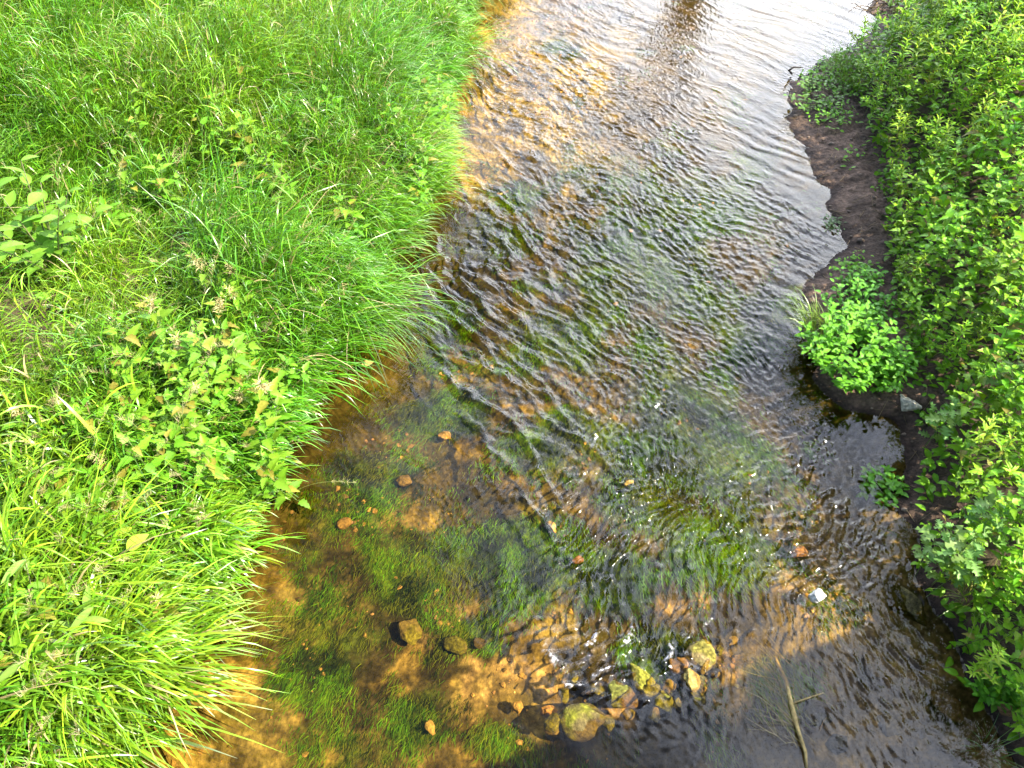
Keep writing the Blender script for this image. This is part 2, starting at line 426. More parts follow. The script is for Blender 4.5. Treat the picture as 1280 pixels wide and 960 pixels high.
# ------------------------------------------------------------------ water surface
rngw = np.random.default_rng(11)
NF, DXW = 1400, 0.009
def spectrum(lmin, lmax, ang, spread, seed, p=0.0):
    rs = np.random.default_rng(seed)
    k = np.fft.fftfreq(NF, DXW)
    KX, KY = np.meshgrid(k, k)
    K = np.hypot(KX, KY) + 1e-9
    th = np.arctan2(KY, KX)
    d = np.abs((th - math.radians(ang) + math.pi / 2) % math.pi - math.pi / 2)
    lam = 1.0 / K
    band = np.exp(-((np.log(lam) - 0.5 * (math.log(lmin) + math.log(lmax))) / (0.5 * math.log(lmax / lmin))) ** 2)
    A = band * np.exp(-(d / math.radians(spread)) ** 2) * K ** (-p)
    ph = rs.normal(size=K.shape) + 1j * rs.normal(size=K.shape)
    f = np.real(np.fft.ifft2(A * ph))
    return f / f.std()
def samp(F, x, y):
    u = (x / DXW) % NF; v = (y / DXW) % NF
    i = np.floor(u).astype(int); j = np.floor(v).astype(int)
    fx = u - i; fy = v - j
    i1 = (i + 1) % NF; j1 = (j + 1) % NF; i %= NF; j %= NF
    return (F[j, i] * (1 - fx) + F[j, i1] * fx) * (1 - fy) + (F[j1, i] * (1 - fx) + F[j1, i1] * fx) * fy
F_wave = spectrum(0.13, 0.40, 40, 34, 1)
F_mid = spectrum(0.06, 0.16, 38, 50, 2)
F_fine = spectrum(0.032, 0.075, 35, 65, 3)
F_chop = spectrum(0.05, 0.13, -44, 38, 4)
F_soft = spectrum(0.12, 0.35, 50, 18, 5)
wx = axis([(-7, -3.2, 30), (-3.2, 5.3, 920), (5.3, 8, 60), (8, 40, 60)])
wy = axis([(-40, 0.5, 90), (0.5, 11.6, 1200), (11.6, 16, 120), (16, 60, 120)])
WX, WY = np.meshgrid(wx, wy)
qx, qy = project(WX, WY, WX * 0)
wob = fbm(WX, WY, 0.8, 3, 90) - 0.5
sx, sy = WX + 0.5 * wob + 0.06 * (fbm(WX, WY, 5, 2, 96) - .5), WY + 0.5 * (fbm(WX, WY, 0.8, 3, 95) - 0.5) + 0.06 * (fbm(WX, WY, 5, 2, 99) - .5)
calm_l = blobs(qx, qy, [(380, 700, 190, 200), (430, 860, 210, 160), (560, 860, 150, 110), (430, 480, 70, 70), (600, 700, 70, 90, .8)])
calm_r = blobs(qx, qy, [(850, 960, 220, 60, .85), (1080, 545, 50, 40), (1050, 300, 30, 90, .6)])
rap = blobs(qx, qy, [(850, 690, 150, 140), (930, 640, 120, 110), (770, 800, 100, 55), (1010, 690, 50, 60), (880, 790, 60, 40)])
strong = blobs(qx, qy, [(620, 300, 110, 170), (680, 480, 80, 170), (660, 150, 90, 150, .55), (640, 400, 100, 120)])
mid = blobs(qx, qy, [(820, 360, 160, 200), (900, 480, 130, 130), (760, 250, 150, 180), (1100, 820, 150, 160, .95), (830, 560, 120, 120)])
soft = blobs(qx, qy, [(950, 200, 130, 170), (900, 60, 250, 90), (1000, 340, 70, 120)])
live = np.clip(1 - 0.93 * calm_l, 0.05, 1) * np.clip(1 - 0.9 * calm_r, 0.06, 1)
bunch = 0.25 + 1.75 * sstep(fbm(WX * 1.9 + 0.6 * WY, WY * 0.9, 1.3, 4, 97, .6), .28, .72)
def sharp(f): return f + 0.30 * (f * f - 1)
H = (0.0056 * strong * sharp(samp(F_wave, sx, sy)) * bunch + 0.0024 * np.maximum(mid, strong * 0.9) * sharp(samp(F_mid, sx, sy)) * bunch
     + 0.0012 * np.maximum(np.maximum(mid, strong * .6), 0.35) * sharp(samp(F_fine, sx, sy)) * bunch + 0.0120 * rap * sharp(samp(F_chop, sx, sy)) * bunch
     + 0.0013 * soft * samp(F_soft, sx, sy) + 0.0007 * samp(F_soft, sx * 0.7, sy * 0.7)) * live
# standing wave crests in the riffle: (pixel polyline, height, width)
CREST = [([(540, 290), (550, 318), (585, 340), (625, 368)], .026, .05), ([(555, 365), (590, 400), (640, 430), (660, 445)], .016, .05),
         ([(585, 425), (600, 450), (615, 470)], .026, .05), ([(570, 480), (605, 500), (640, 522)], .022, .05),
         ([(640, 520), (665, 560), (690, 610), (720, 660)], .022, .04), ([(690, 530), (740, 560), (780, 600)], .015, .035), ([(680, 480), (700, 510), (720, 540)], .014, .04),
         ([(605, 545), (615, 560), (632, 575)], .016, .05), ([(650, 610), (680, 660), (715, 695)], .018, .035), ([(620, 380), (660, 410), (700, 425)], .012, .05),
         ([(600, 330), (640, 350), (680, 360)], .012, .05), ([(675, 800), (685, 825), (700, 840)], .022, .045),
         ([(725, 815), (738, 803), (748, 790)], .03, .03), ([(735, 850), (750, 840), (768, 828)], .03, .035), ([(770, 815), (783, 800), (792, 782)], .028, .03), ([(700, 850), (725, 855), (740, 850)], .02, .03),
         ([(820, 835), (835, 820), (845, 800)], .022, .03), ([(870, 790), (885, 770), (892, 750)], .018, .03), ([(900, 770), (912, 745), (918, 720)], .02, .03), ([(950, 810), (962, 795), (970, 785)], .018, .03),
         ([(760, 700), (775, 685), (785, 670)], .016, .03), ([(735, 760), (745, 735), (750, 715)], .016, .03), ([(1000, 700), (1020, 680), (1030, 660)], .014, .03)]
HC = np.zeros_like(H)
jit = 0.09 * (fbm(WX, WY, 7, 3, 120) - 0.5)
for pl, hh, ww in CREST:
    P = np.array([at(a, b, 0)[:2] for a, b in pl])
    best = np.full(H.shape, 9.0); side = np.zeros_like(H); tt = np.zeros_like(H)
    bx0, bx1, by0, by1 = P[:, 0].min() - .3, P[:, 0].max() + .3, P[:, 1].min() - .3, P[:, 1].max() + .3
    I = np.where((wx > bx0) & (wx < bx1))[0]; J = np.where((wy > by0) & (wy < by1))[0]
    if not len(I) or not len(J): continue
    sl = (slice(J[0], J[-1] + 1), slice(I[0], I[-1] + 1))
    X, Y = WX[sl] + jit[sl], WY[sl] + jit[sl][::-1]
    b = np.full(X.shape, 9.0); s = np.zeros_like(X); tpar = np.zeros_like(X)
    for k in range(len(P) - 1):
        a0, d = P[k], P[k + 1] - P[k]; L2 = d @ d
        t = np.clip(((X - a0[0]) * d[0] + (Y - a0[1]) * d[1]) / L2, 0, 1)
        ex, ey = X - a0[0] - t * d[0], Y - a0[1] - t * d[1]
        e = np.hypot(ex, ey)
        m = e < b
        b = np.where(m, e, b); s = np.where(m, np.sign(ex * d[1] - ey * d[0]), s); tpar = np.where(m, (k + t) / (len(P) - 1), tpar)
    prof = np.exp(-(b / np.where(s > 0, ww, ww * 0.55)) ** 2) * sstep(tpar, -0.01, 0.25) * sstep(1 - tpar, -0.01, 0.3)
    HC[sl] = np.maximum(HC[sl], 0.75 * hh * prof * (0.45 + 1.1 * fbm(X, Y, 8, 3, 130)))
H = H + HC
foam = np.clip(sstep(HC, 0.009, 0.020) * blobs(qx, qy, [(750, 820, 100, 60)]) * sstep(fbm(WX, WY, 75, 3, 140), 0.48, 0.72), 0, 1) * 0.7
chop = np.clip(0.10 + 0.38 * mid + 0.35 * strong + 0.9 * rap + 0.12 * soft, 0, 1) * np.clip(live, 0.15, 1)
wq = np.arange(WX.size).reshape(WX.shape)
wquads = np.stack([wq[:-1, :-1], wq[:-1, 1:], wq[1:, 1:], wq[1:, :-1]], -1).reshape(-1, 4)
keep = ((cen(WX) > cen(Lx(WY)) - 0.5) & (cen(WX) < cen(Rx(WY)) + 0.4)).ravel()
wquads = wquads[keep]
used, inv = np.unique(wquads, return_inverse=True)
me = raw_mesh('stream_water', np.stack([WX, WY, H], -1).reshape(-1, 3)[used], inv.reshape(-1, 4), np.zeros((0, 3), int), None, M_WATER, True,
              {'chop': chop.ravel()[used], 'foam': foam.ravel()[used]})
tag(link('stream_water', me), kind='structure')

# ------------------------------------------------------------------ ribbons (grass blades, weed strands)
def ribbons(acc, root, head, length, width, th0, curl, col, seg=5, twist=None, wiggle=0.0, rng=None, zmin=None, cpow=1.6):
    """N curved tapering blades: root (N,3), heading angle, start lean th0 from vertical, end lean th0+curl"""
    N = len(root)
    s = np.linspace(0, 1, seg + 1)
    th = th0[:, None] + curl[:, None] * s[None, :] ** cpow
    hd = head[:, None] + (np.zeros((N, seg + 1)) if wiggle == 0 else wiggle * np.cumsum(rng.normal(size=(N, seg + 1)), 1))
    ds = (length / seg)[:, None]
    tm = 0.5 * (th[:, 1:] + th[:, :-1]); hm = 0.5 * (hd[:, 1:] + hd[:, :-1])
    x = np.concatenate([np.zeros((N, 1)), np.cumsum(np.sin(tm) * np.cos(hm) * ds, 1)], 1)
    y = np.concatenate([np.zeros((N, 1)), np.cumsum(np.sin(tm) * np.sin(hm) * ds, 1)], 1)
    z = np.concatenate([np.zeros((N, 1)), np.cumsum(np.cos(tm) * ds, 1)], 1)
    P = np.stack([x, y, z], -1) + root[:, None, :]
    if zmin is not None: P[..., 2] = np.maximum(P[..., 2], zmin)
    w = width[:, None] * np.clip(np.minimum(0.55 + 1.6 * s, 1.0) * (1 - s ** 2.2), 0.04, 1)[None, :] * 0.5
    tw = (np.zeros(N) if twist is None else twist)[:, None]
    sd = np.stack([-np.sin(hd) * np.cos(tw), np.cos(hd) * np.cos(tw), np.sin(tw) + 0 * hd], -1)
    A = P - sd * w[..., None]; B = P + sd * w[..., None]
    v = np.stack([A, B], 2).reshape(N, -1, 3)
    base = (np.arange(N) * 2 * (seg + 1))[:, None, None]
    k = np.arange(seg) * 2
    q = np.stack([k, k + 1, k + 3, k + 2], -1)[None] + base
    cc = np.repeat(col[:, None, :], 2 * (seg + 1), 1)
    acc.add(v.reshape(-1, 3), q.reshape(-1, 4), None, cc.reshape(-1, 3))

def jitcol(rng, N, base, hue=0.18, val=0.25):
    c = np.array(base)[None] * (1 + val * rng.normal(size=(N, 1))).clip(0.4, 1.8)
    c = c * (1 + hue * rng.normal(size=(N, 3)) * np.array([1, .35, .8])).clip(0.4, 1.8)
    return c.clip(0.003, 0.9)

rng = np.random.default_rng(2024)
# bare or leafy places in the left bank where grass is thin (pixel blobs)
BARE = [(14, 378, 55, 44, 1.4), (30, 395, 40, 30, 1), (205, 590, 12, 14, .8), (185, 655, 14, 12, .8)]
def in_view(x, y, z, mx=120, my=110):
    px, py = project(x, y, z)
    return (px > -mx) & (px < 1280 + mx) & (py > -my) & (py < 960 + my)

acc = Acc()
def tussocks(n, rmin, rmax, per, xr, yr):
    x = rng.uniform(*xr, n); y = rng.uniform(*yr, n)
    return x, y
NC = 3300
cx = rng.uniform(-8.5, 1.5, NC * 3); cyy = rng.uniform(0.2, 13.0, NC * 3)
dl = Lx(cyy) - cx
ok = (dl > -0.01) & in_view(cx, cyy, 0.6, 200, 160)
cx, cyy, dl = cx[ok], cyy[ok], dl[ok]
# extra tussocks fringing the water
ey = rng.uniform(0.4, 11.5, 420); ex = Lx(ey) - rng.uniform(-0.02, 0.22, 420)
cx = np.concatenate([cx, ex]); cyy = np.concatenate([cyy, ey]); dl = Lx(cyy) - cx
print('tussocks', len(cx))
pxc, pyc = project(cx, cyy, ground_z(cx, cyy) + 0.3)
coarse = sstep(pyc + 260 * (fbm(cx, cyy, 0.7, 3, 200) - 0.5), 330, 700)
hmod = 0.25 + 1.9 * sstep(fbm(cx, cyy, 1.9, 4, 210, .6), .25, .8) + rng.uniform(-.12, .25, len(cx))
lush = np.clip(sstep(fbm(cx, cyy, 0.9, 4, 220, .6), .28, .72) + rng.normal(0, .18, len(cx)), 0, 1)
bare = blobs(pxc, pyc, BARE)
hmod = hmod * (1 - 0.55 * blobs(pxc, pyc, [(235, 440, 110, 120), (40, 320, 80, 90), (225, 550, 60, 50), (135, 700, 40, 40), (30, 800, 50, 50), (535, 120, 40, 80)]))
sway = -0.45 + 3.6 * (fbm(cx, cyy, 1.1, 3, 230) - 0.5) + rng.normal(0, .35, len(cx))
for i in range(len(cx)):
    if rng.random() < bare[i] * 1.2: continue
    c = coarse[i]
    n = int(rng.uniform(44, 70) * (1 - 0.36 * c))
    r = rng.gamma(2.0, 0.048, n); a = rng.uniform(0, 2 * np.pi, n)
    x = cx[i] + r * np.cos(a); y = cyy[i] + r * np.sin(a)
    d = Lx(y) - x
    m = d > -0.03
    x, y, a, d = x[m], y[m], a[m], d[m]; n = len(x)
    if n == 0: continue
    z = ground_z(x, y) - 0.02
    edge = np.clip(1 - d / 0.5, 0, 1)
    # blades lean outwards from the tussock and over towards the water
    lean = -0.35 + 0.5 * (1 - c)
    hx = 0.45 * np.cos(a) + 0.75 * math.cos(sway[i]) + 0.35 * edge + rng.normal(0, 0.55, n); hy = 0.45 * np.sin(a) + 0.75 * math.sin(sway[i]) + rng.normal(0, 0.55, n)
    head = np.arctan2(hy, hx)
    tall = hmod[i] * (0.46 + 0.04 * c) * (1 - 0.25 * edge)
    up = rng.random(n) ** 0.7
    basal = rng.random(n) < 0.22
    z = z + np.where(basal, 0, up * tall)
    L = np.where(basal, tall * rng.uniform(0.8, 1.3, n) + .08, (0.175 + 0.055 * c) * rng.uniform(0.6, 1.45, n))
    W = (0.0085 + 0.0080 * c) * rng.uniform(0.55, 1.4, n)
    th0 = np.abs(rng.normal(0.30, 0.20, n)) + 0.25 * edge
    curl = rng.uniform(0.5, 2.0, n) + 0.3 * edge
    base = np.array([0.050, 0.145, 0.006]) * (1 - lush[i]) * 1.2 + np.array([0.135, 0.245, 0.012]) * lush[i]
    base = base * rng.uniform(.6, 1.35)
    col = jitcol(rng, n, base, 0.15, 0.38)
    dead = rng.random(n) < 0.035
    col[dead] = np.array([0.30, 0.24, 0.11]) * rng.uniform(0.6, 1.2, (dead.sum(), 1))
    ribbons(acc, np.stack([x, y, z], -1), head, L, W, th0, curl, col, 5, rng.normal(0, 0.35, n), cpow=1.3)
tag(link('grass', acc.mesh('grass', M_GRASS)), kind='stuff')

# ------------------------------------------------------------------ waterweed and gravel under water
def bed_points(n, lst, noise_seed, thr=0.4, yr=(0.9, 10.8)):
    x = rng.uniform(-3.0, 5.0, n); y = rng.uniform(*yr, n)
    z = ground_z(x, y)
    px, py = project(x, y, z)
    ok = (Lx(y) - x < -0.05) & (x - Rx(y) < -0.05) & in_view(x, y, z, 40, 40)
    ok &= blobs(px, py, lst) + 1.1 * (fbm(x, y, 2.4, 5, 60) - 0.5) + 0.8 * (fbm(x, y, 6.5, 3, 65) - 0.5) + rng.normal(0, 0.09, n) > thr
    return x[ok], y[ok], z[ok], px[ok], py[ok]
acc = Acc()
x, y, z, px, py = bed_points(700000, WEED, 0, 0.36)
n = min(len(x), 200000)
x, y, z, px, py = x[:n], y[:n], z[:n], px[:n], py[:n]
flow = np.where(px < 640, -1.75, -1.55) + 0.35 * sstep(px, 700, 1100) + 0.5 * (fbm(x, y, 1.2, 2, 300) - 0.5)
zz = fbm(x, y, 3.0, 3, 310)
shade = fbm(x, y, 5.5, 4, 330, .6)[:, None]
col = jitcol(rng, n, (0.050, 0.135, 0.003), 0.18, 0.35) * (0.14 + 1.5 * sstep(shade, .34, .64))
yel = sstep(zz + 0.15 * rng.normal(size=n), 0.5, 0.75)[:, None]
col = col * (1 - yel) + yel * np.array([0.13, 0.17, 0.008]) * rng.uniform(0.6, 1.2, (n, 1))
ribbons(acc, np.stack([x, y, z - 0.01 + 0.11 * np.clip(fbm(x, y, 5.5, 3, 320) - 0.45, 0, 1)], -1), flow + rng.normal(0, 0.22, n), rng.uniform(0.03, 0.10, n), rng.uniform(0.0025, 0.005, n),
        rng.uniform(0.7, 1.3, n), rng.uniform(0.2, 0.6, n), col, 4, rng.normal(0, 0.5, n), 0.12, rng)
v = np.concatenate(acc.v)
acc.v = [np.column_stack([v[:, :2], np.minimum(v[:, 2], -0.012)])]
tag(link('waterweed', acc.mesh('waterweed', M_WEED)), kind='stuff')

def ico(sub):
    import bmesh
    bm = bmesh.new(); bmesh.ops.create_icosphere(bm, subdivisions=sub, radius=1.0)
    bm.verts.ensure_lookup_table()
    v = np.array([p.co[:] for p in bm.verts]); t = np.array([[q.index for q in f.verts] for f in bm.faces]); bm.free()
    return v, t
ICO1, ICO2, ICO4 = ico(1), ico(2), ico(4)
acc = Acc()
x, y, z, px, py = bed_points(26000, GRAVEL + [(b[0], b[1], b[2], b[3], 0.7) for b in SAND], 1, 0.45)
n = min(len(x), 4200)
for i in range(n):
    v, t = ICO1
    s = 0.005 + 0.014 * rng.random() ** 3
    vv = v * (1 + 0.25 * rng.normal(size=(len(v), 1))) * np.array([s * rng.uniform(.8, 1.6), s, s * rng.uniform(.5, .9)])
    an = rng.uniform(0, 6.28); ca, sa = math.cos(an), math.sin(an)
    vv = np.column_stack([vv[:, 0] * ca - vv[:, 1] * sa, vv[:, 0] * sa + vv[:, 1] * ca, vv[:, 2]]) + np.array([x[i], y[i], z[i] + s * 0.3])
    k = rng.random()
    c = np.array([0.30, 0.19, 0.08]) if k < .5 else np.array([0.28, 0.17, 0.11]) if k < .75 else np.array([0.10, 0.07, 0.04]) if k < .96 else np.array([.5, .4, .25])
    acc.add(vv, None, t, c * rng.uniform(0.6, 1.25))
tag(link('gravel', acc.mesh('gravel', M_ROCK, False)), kind='stuff')

# ------------------------------------------------------------------ stones
def rock_mesh(name, seed, dims, col, col2=None, mat=None, cuts=13, rough=0.10, cutr=(0.50, 0.9)):
    rs = np.random.default_rng(seed)
    v, t = ICO4
    v = v.copy()
    for _ in range(cuts):
        d = rs.normal(size=3); d /= np.linalg.norm(d)
        h = rs.uniform(*cutr)
        e = v @ d - h
        v = v - np.where(e > 0, e, 0)[:, None] * d * 0.95
    nn = fbm(v[:, 0] * 2 + v[:, 2] * 1.3, v[:, 1] * 2 - v[:, 2] * 1.7, 1.3, 4, seed)
    v = v * (1 + rough * 4 * (nn[:, None] - 0.5))
    v = v * np.array(dims)
    c = np.repeat(np.array(col)[None] * 0.72, len(v), 0) * (0.75 + 0.5 * fbm(v[:, 0] * 14, v[:, 1] * 14 + v[:, 2] * 9, 1, 3, seed + 3))[:, None]
    if col2 is not None:
        k = sstep(fbm(v[:, 0] * 9 + v[:, 2] * 7, v[:, 1] * 9, 1, 3, seed + 7) + 0.25 * (v[:, 2] / dims[2]), 0.45, 0.65)[:, None]
        c = c * (1 - k) + np.array(col2) * 0.75 * k * (0.5 + 1.0 * rs.random((len(v), 1)))
    a = Acc(); a.add(v, None, t, c)
    return a.mesh(name, mat or M_ROCK, True)
TAN = (0.42, 0.30, 0.16)
# px, py, size x, y, z, colour, moss, centre height above (bed or water), rz, label
ROCKS = [
    (730, 897, .135, .11, .09, (0.16, 0.12, 0.04), (0.15, 0.145, 0.012), -0.05, .5, 'large round boulder coated in yellow green moss at the lip of the riffle'),
    (772, 872, .10, .075, .07, (0.20, 0.12, 0.06), (0.12, 0.12, 0.02), -0.035, -.6, 'dark brown wedge stone beside the mossy boulder'),
    (800, 848, .11, .06, .07, (0.30, 0.25, 0.06), (0.20, 0.19, 0.02), -0.02, -.8, 'long mossy stone with water pouring over it behind the brown wedge stone'),
    (829, 878, .05, .07, .06, (0.22, 0.19, 0.05), (0.16, 0.16, 0.02), -0.04, .2, 'small green mossy stone between the brown wedge stone and the yellow stone'),
    (863, 850, .055, .06, .055, (0.46, 0.35, 0.10), None, -0.01, .4, 'bright yellow ochre stone standing clear of the water'),
    (877, 822, .085, .085, .07, (0.32, 0.24, 0.10), (0.20, 0.17, 0.03), -0.02, 1.0, 'olive brown rounded stone just behind the bright yellow stone'),
    (850, 832, .07, .05, .05, (0.26, 0.16, 0.09), None, -0.03, .1, 'reddish brown stone wedged behind the yellow stone'),
    (686, 888, .055, .045, .04, (0.62, 0.34, 0.12), None, -0.07, .3, 'flat orange stone under water left of the mossy boulder'),
    (538, 910, .035, .048, .03, (0.48, 0.34, 0.14), None, -0.16, .5, 'pale triangular stone lying among dark weed on the bed'),
    (511, 790, .085, .10, .055, (0.26, 0.20, 0.08), (0.14, 0.13, 0.02), -0.19, .2, 'large tan blocky stone on the sunlit bed'),
    (569, 806, .09, .065, .045, (0.16, 0.13, 0.05), (0.12, 0.12, 0.02), -0.20, -.4, 'olive flat stone beside the tan blocky stone'),
    (600, 803, .05, .05, .04, (0.12, 0.09, 0.04), None, -0.18, .9, 'small dark brown stone right of the olive flat stone'),
    (1021, 746, .062, .05, .05, (0.80, 0.76, 0.66), None, 0.015, .3, 'bright white angular stone sticking out of the shallow water'),
    (1135, 505, .10, .075, .07, (0.75, 0.66, 0.50), None, 0.10, -.5, 'pale grey wedge stone lying on the mud'),
    (1140, 762, .22, .15, .08, (0.13, 0.09, 0.045), (0.07, 0.06, 0.02), -0.05, -.75, 'broad dark flat rock just under the shallow water near the bank'),
    (1258, 885, .10, .06, .06, (0.22, 0.13, 0.06), None, 0.04, -.6, 'brown stone in the dark hollow under the bank'),
    (1100, 835, .13, .09, .03, (0.20, 0.16, 0.12), None, -0.05, -.6, 'flat grey brown slab under the shallow water right of the branch'),
    (1180, 880, .15, .10, .03, (0.22, 0.16, 0.11), None, -0.04, -.9, 'wide flat slab under shallow water nearest the dark hollow'),
    (1115, 905, .10, .08, .03, (0.18, 0.15, 0.12), None, -0.04, .4, 'flat sunken slab between the wide slab and the small dark stone'),
    (1020, 893, .13, .10, .06, (0.10, 0.075, 0.05), (0.07, 0.065, 0.03), -0.04, .3, 'dark stone beside the sunken branch'),
    (1048, 930, .085, .075, .05, (0.08, 0.07, 0.05), None, -0.03, .8, 'small dark stone lowest near the sunken branch'),
    (785, 603, .04, .03, .03, (0.72, 0.62, 0.42), None, -0.03, .2, 'pale cream stone amid the yellow weed of the riffle'),
    (690, 658, .06, .03, .03, (0.60, 0.42, 0.18), None, -0.09, -.9, 'sandy slab of stone on the right rim of the green weed bed'),
    (555, 545, .06, .05, .04, (0.55, 0.36, 0.16), None, -0.2, .4, 'orange stone under the rippled current'),
    (722, 700, .05, .035, .03, (0.42, 0.22, 0.12), None, -0.07, .1, 'reddish stone at the left rim of the riffle'),
    (648, 884, .05, .04, .03, (0.56, 0.36, 0.15), None, -0.12, 1.2, 'light orange stone on gravel left of the flat orange stone'),
    (505, 600, .07, .06, .045, (0.28, 0.19, 0.08), None, -0.25, .2, 'brown stone on the bed in the deep calm water'),
    (430, 655, .06, .05, .04, (0.33, 0.21, 0.09), None, -0.22, .6, 'rust brown stone on the bed near the grassy bank'),
    (1000, 690, .06, .05, .03, (0.55, 0.30, 0.20), None, -0.05, .6, 'pinkish stone under the glinting edge of the riffle'),
]
for k, (px, py, a, b, c, col, moss, dz, rz, lab) in enumerate(ROCKS):
    if dz < 0: dz -= .02; col = tuple(q * .72 for q in col)
    p = at(px, py, dz)
    if py > 815 and 690 < px < 900: a, b, c = a * 1.22, b * 1.22, c * 1.15
    me = rock_mesh('stone', 500 + k, (a, b, c), col, moss)
    tag(link('stone', me, None, p, (rng.uniform(-.2, .2), rng.uniform(-.2, .2), rz)), lab, 'stone', 'stones in and beside the stream')

DAM = [(705, 868), (748, 862), (760, 905), (785, 893), (812, 862), (818, 895), (838, 858), (846, 880), (892, 838), (900, 812), (870, 872), (716, 850), (690, 905), (915, 800)]
for k, (px, py) in enumerate(DAM):
    a = rng.uniform(.035, .065)
    me = rock_mesh('stone', 700 + k, (a * 1.2, a, a * .8), (0.20, 0.14, 0.06), (0.13, 0.12, 0.02))
    tag(link('stone', me, None, at(px, py, -.045), (0, 0, rng.uniform(0, 6))), 'small half sunken stone in the low mossy line of stones below the riffle', 'stone', 'small stones of the mossy line')

# ------------------------------------------------------------------ tubes
def tube(acc, P, R, col, sides=6):
    P = np.asarray(P, float); n = len(P)
    R = np.asarray(R, float) * np.ones(n)
    T = np.gradient(P, axis=0); T /= np.linalg.norm(T, axis=1)[:, None] + 1e-9
    ref = np.array([0, 0, 1.0]) if abs(T[:, 2]).mean() < 0.8 else np.array([1.0, 0, 0])
    U = np.cross(T, ref); U /= np.linalg.norm(U, axis=1)[:, None] + 1e-9
    W = np.cross(T, U)
    an = np.arange(sides) / sides * 2 * np.pi
    v = P[:, None] + R[:, None, None] * (np.cos(an)[None, :, None] * U[:, None] + np.sin(an)[None, :, None] * W[:, None])
    i = np.arange(n - 1)[:, None] * sides; j = np.arange(sides)[None]
    q = np.stack([i + j, i + (j + 1) % sides, i + sides + (j + 1) % sides, i + sides + j], -1).reshape(-1, 4)
    v = v.reshape(-1, 3)
    cap = [[0, k + 1, k] for k in range(1, sides - 1)] + [[(n - 1) * sides, (n - 1) * sides + k, (n - 1) * sides + k + 1] for k in range(1, sides - 1)]
    acc.add(v, q, cap, col)

acc = Acc()
m = 5000
y = rng.uniform(2.2, 11.0, m); x = Rx(y) + rng.uniform(0.02, 1.6, m)
ok = x < Nx(y) + .3
x, y = x[ok][:900], y[ok][:900]; z = ground_z(x, y)
for i in range(len(x)):
    if rng.random() < .45:
        v, t = ICO1; q = rng.uniform(.004, .016) * (1 + 1.2 * (rng.random() < .08))
        acc.add(v * (1 + .2 * rng.normal(size=(len(v), 1))) * q * np.array([1.2, 1, .7]) + np.array([x[i], y[i], z[i]]), None, t, np.array([.14, .10, .07]) * rng.uniform(.5, 1.7))
    else:
        a = rng.uniform(0, 6.28); l = rng.uniform(.03, .16); q = np.linspace(-.5, .5, 4)
        P = np.stack([x[i] + l * q * math.cos(a), y[i] + l * q * math.sin(a) + .1 * l * q * q, z[i] + .006 + 0 * q], -1)
        P[:, 2] = ground_z(P[:, 0], P[:, 1]) + .005
        tube(acc, P, rng.uniform(.0012, .003), np.array([.20, .14, .07]) * rng.uniform(.4, 1.4), 4)
tag(link('litter', acc.mesh('litter', M_WOOD)), kind='stuff')

# ------------------------------------------------------------------ leaves
def leaf_shape(kind, n=9):
    t = np.linspace(0, 1, n)
    if kind == 'nettle':
        w = np.where(t < .22, np.sin(t / .22 * np.pi / 2) ** .7, ((1 - t) / .78) ** .85) * 0.30
        w = w * (1 + 0.16 * np.where(np.arange(n) % 2 == 0, -1, 1)) ; w[0] = 0.03; w[-1] = 0.004
    elif kind == 'ovate':
        w = 0.30 * np.sin(np.pi * t ** 0.8) ** 0.85 * (1 - 0.25 * t); w[0] = .02; w[-1] = .004
    elif kind == 'lance':
        w = 0.115 * np.sin(np.pi * t ** 0.75) ** 0.9; w[0] = .012; w[-1] = .003
    elif kind == 'lobed':
        w = 0.36 * np.sin(np.pi * t ** 0.9) ** 0.7 * np.where(np.arange(n) % 2 == 0, 0.35, 1.15); w[0] = .02; w[-1] = .006
    else:
        w = 0.42 * np.sin(np.pi * t ** 0.9) ** 0.6; w[0] = .03; w[-1] = .01
    return t, w
def add_leaf(acc, base, az, pitch, L, kind, col, fold=0.35, droop=0.6, roll=0.0, wide=1.0, n=9):
    t, w = leaf_shape(kind, n)
    w = w * L * wide
    ang = pitch - droop * t ** 1.3
    dl = L / (n - 1)
    xs = np.concatenate([[0], np.cumsum(np.cos(0.5 * (ang[1:] + ang[:-1])) * dl)])
    zs = np.concatenate([[0], np.cumsum(np.sin(0.5 * (ang[1:] + ang[:-1])) * dl)])
    mid = np.stack([xs, 0 * xs, zs], -1)
    up = np.stack([-np.sin(ang), 0 * ang, np.cos(ang)], -1)
    side = np.array([0, 1.0, 0])
    Lf = mid + side * (w * math.cos(fold))[:, None] + up * (w * math.sin(fold))[:, None]
    Rt = mid - side * (w * math.cos(fold))[:, None] + up * (w * math.sin(fold))[:, None]
    if kind == 'lobed':
        sh = np.where(np.arange(n) % 2 == 0, 0, 0.10 * L)[:, None] * np.array([1, 0, 0.0]); Lf = Lf + sh; Rt = Rt + sh
    v = np.stack([Lf, mid, Rt], 1).reshape(-1, 3)
    cr, sr = math.cos(roll), math.sin(roll)
    v = np.column_stack([v[:, 0], v[:, 1] * cr - v[:, 2] * sr, v[:, 1] * sr + v[:, 2] * cr])
    ca, sa = math.cos(az), math.sin(az)
    v = np.column_stack([v[:, 0] * ca - v[:, 1] * sa, v[:, 0] * sa + v[:, 1] * ca, v[:, 2]]) + np.asarray(base)
    k = np.arange(n - 1) * 3
    q = np.concatenate([np.stack([k, k + 1, k + 4, k + 3], -1), np.stack([k + 1, k + 2, k + 5, k + 4], -1)])
    c = np.repeat(np.asarray(col)[None], len(v), 0)
    c[1::3] *= 1.25
    acc.add(v, q, None, c)

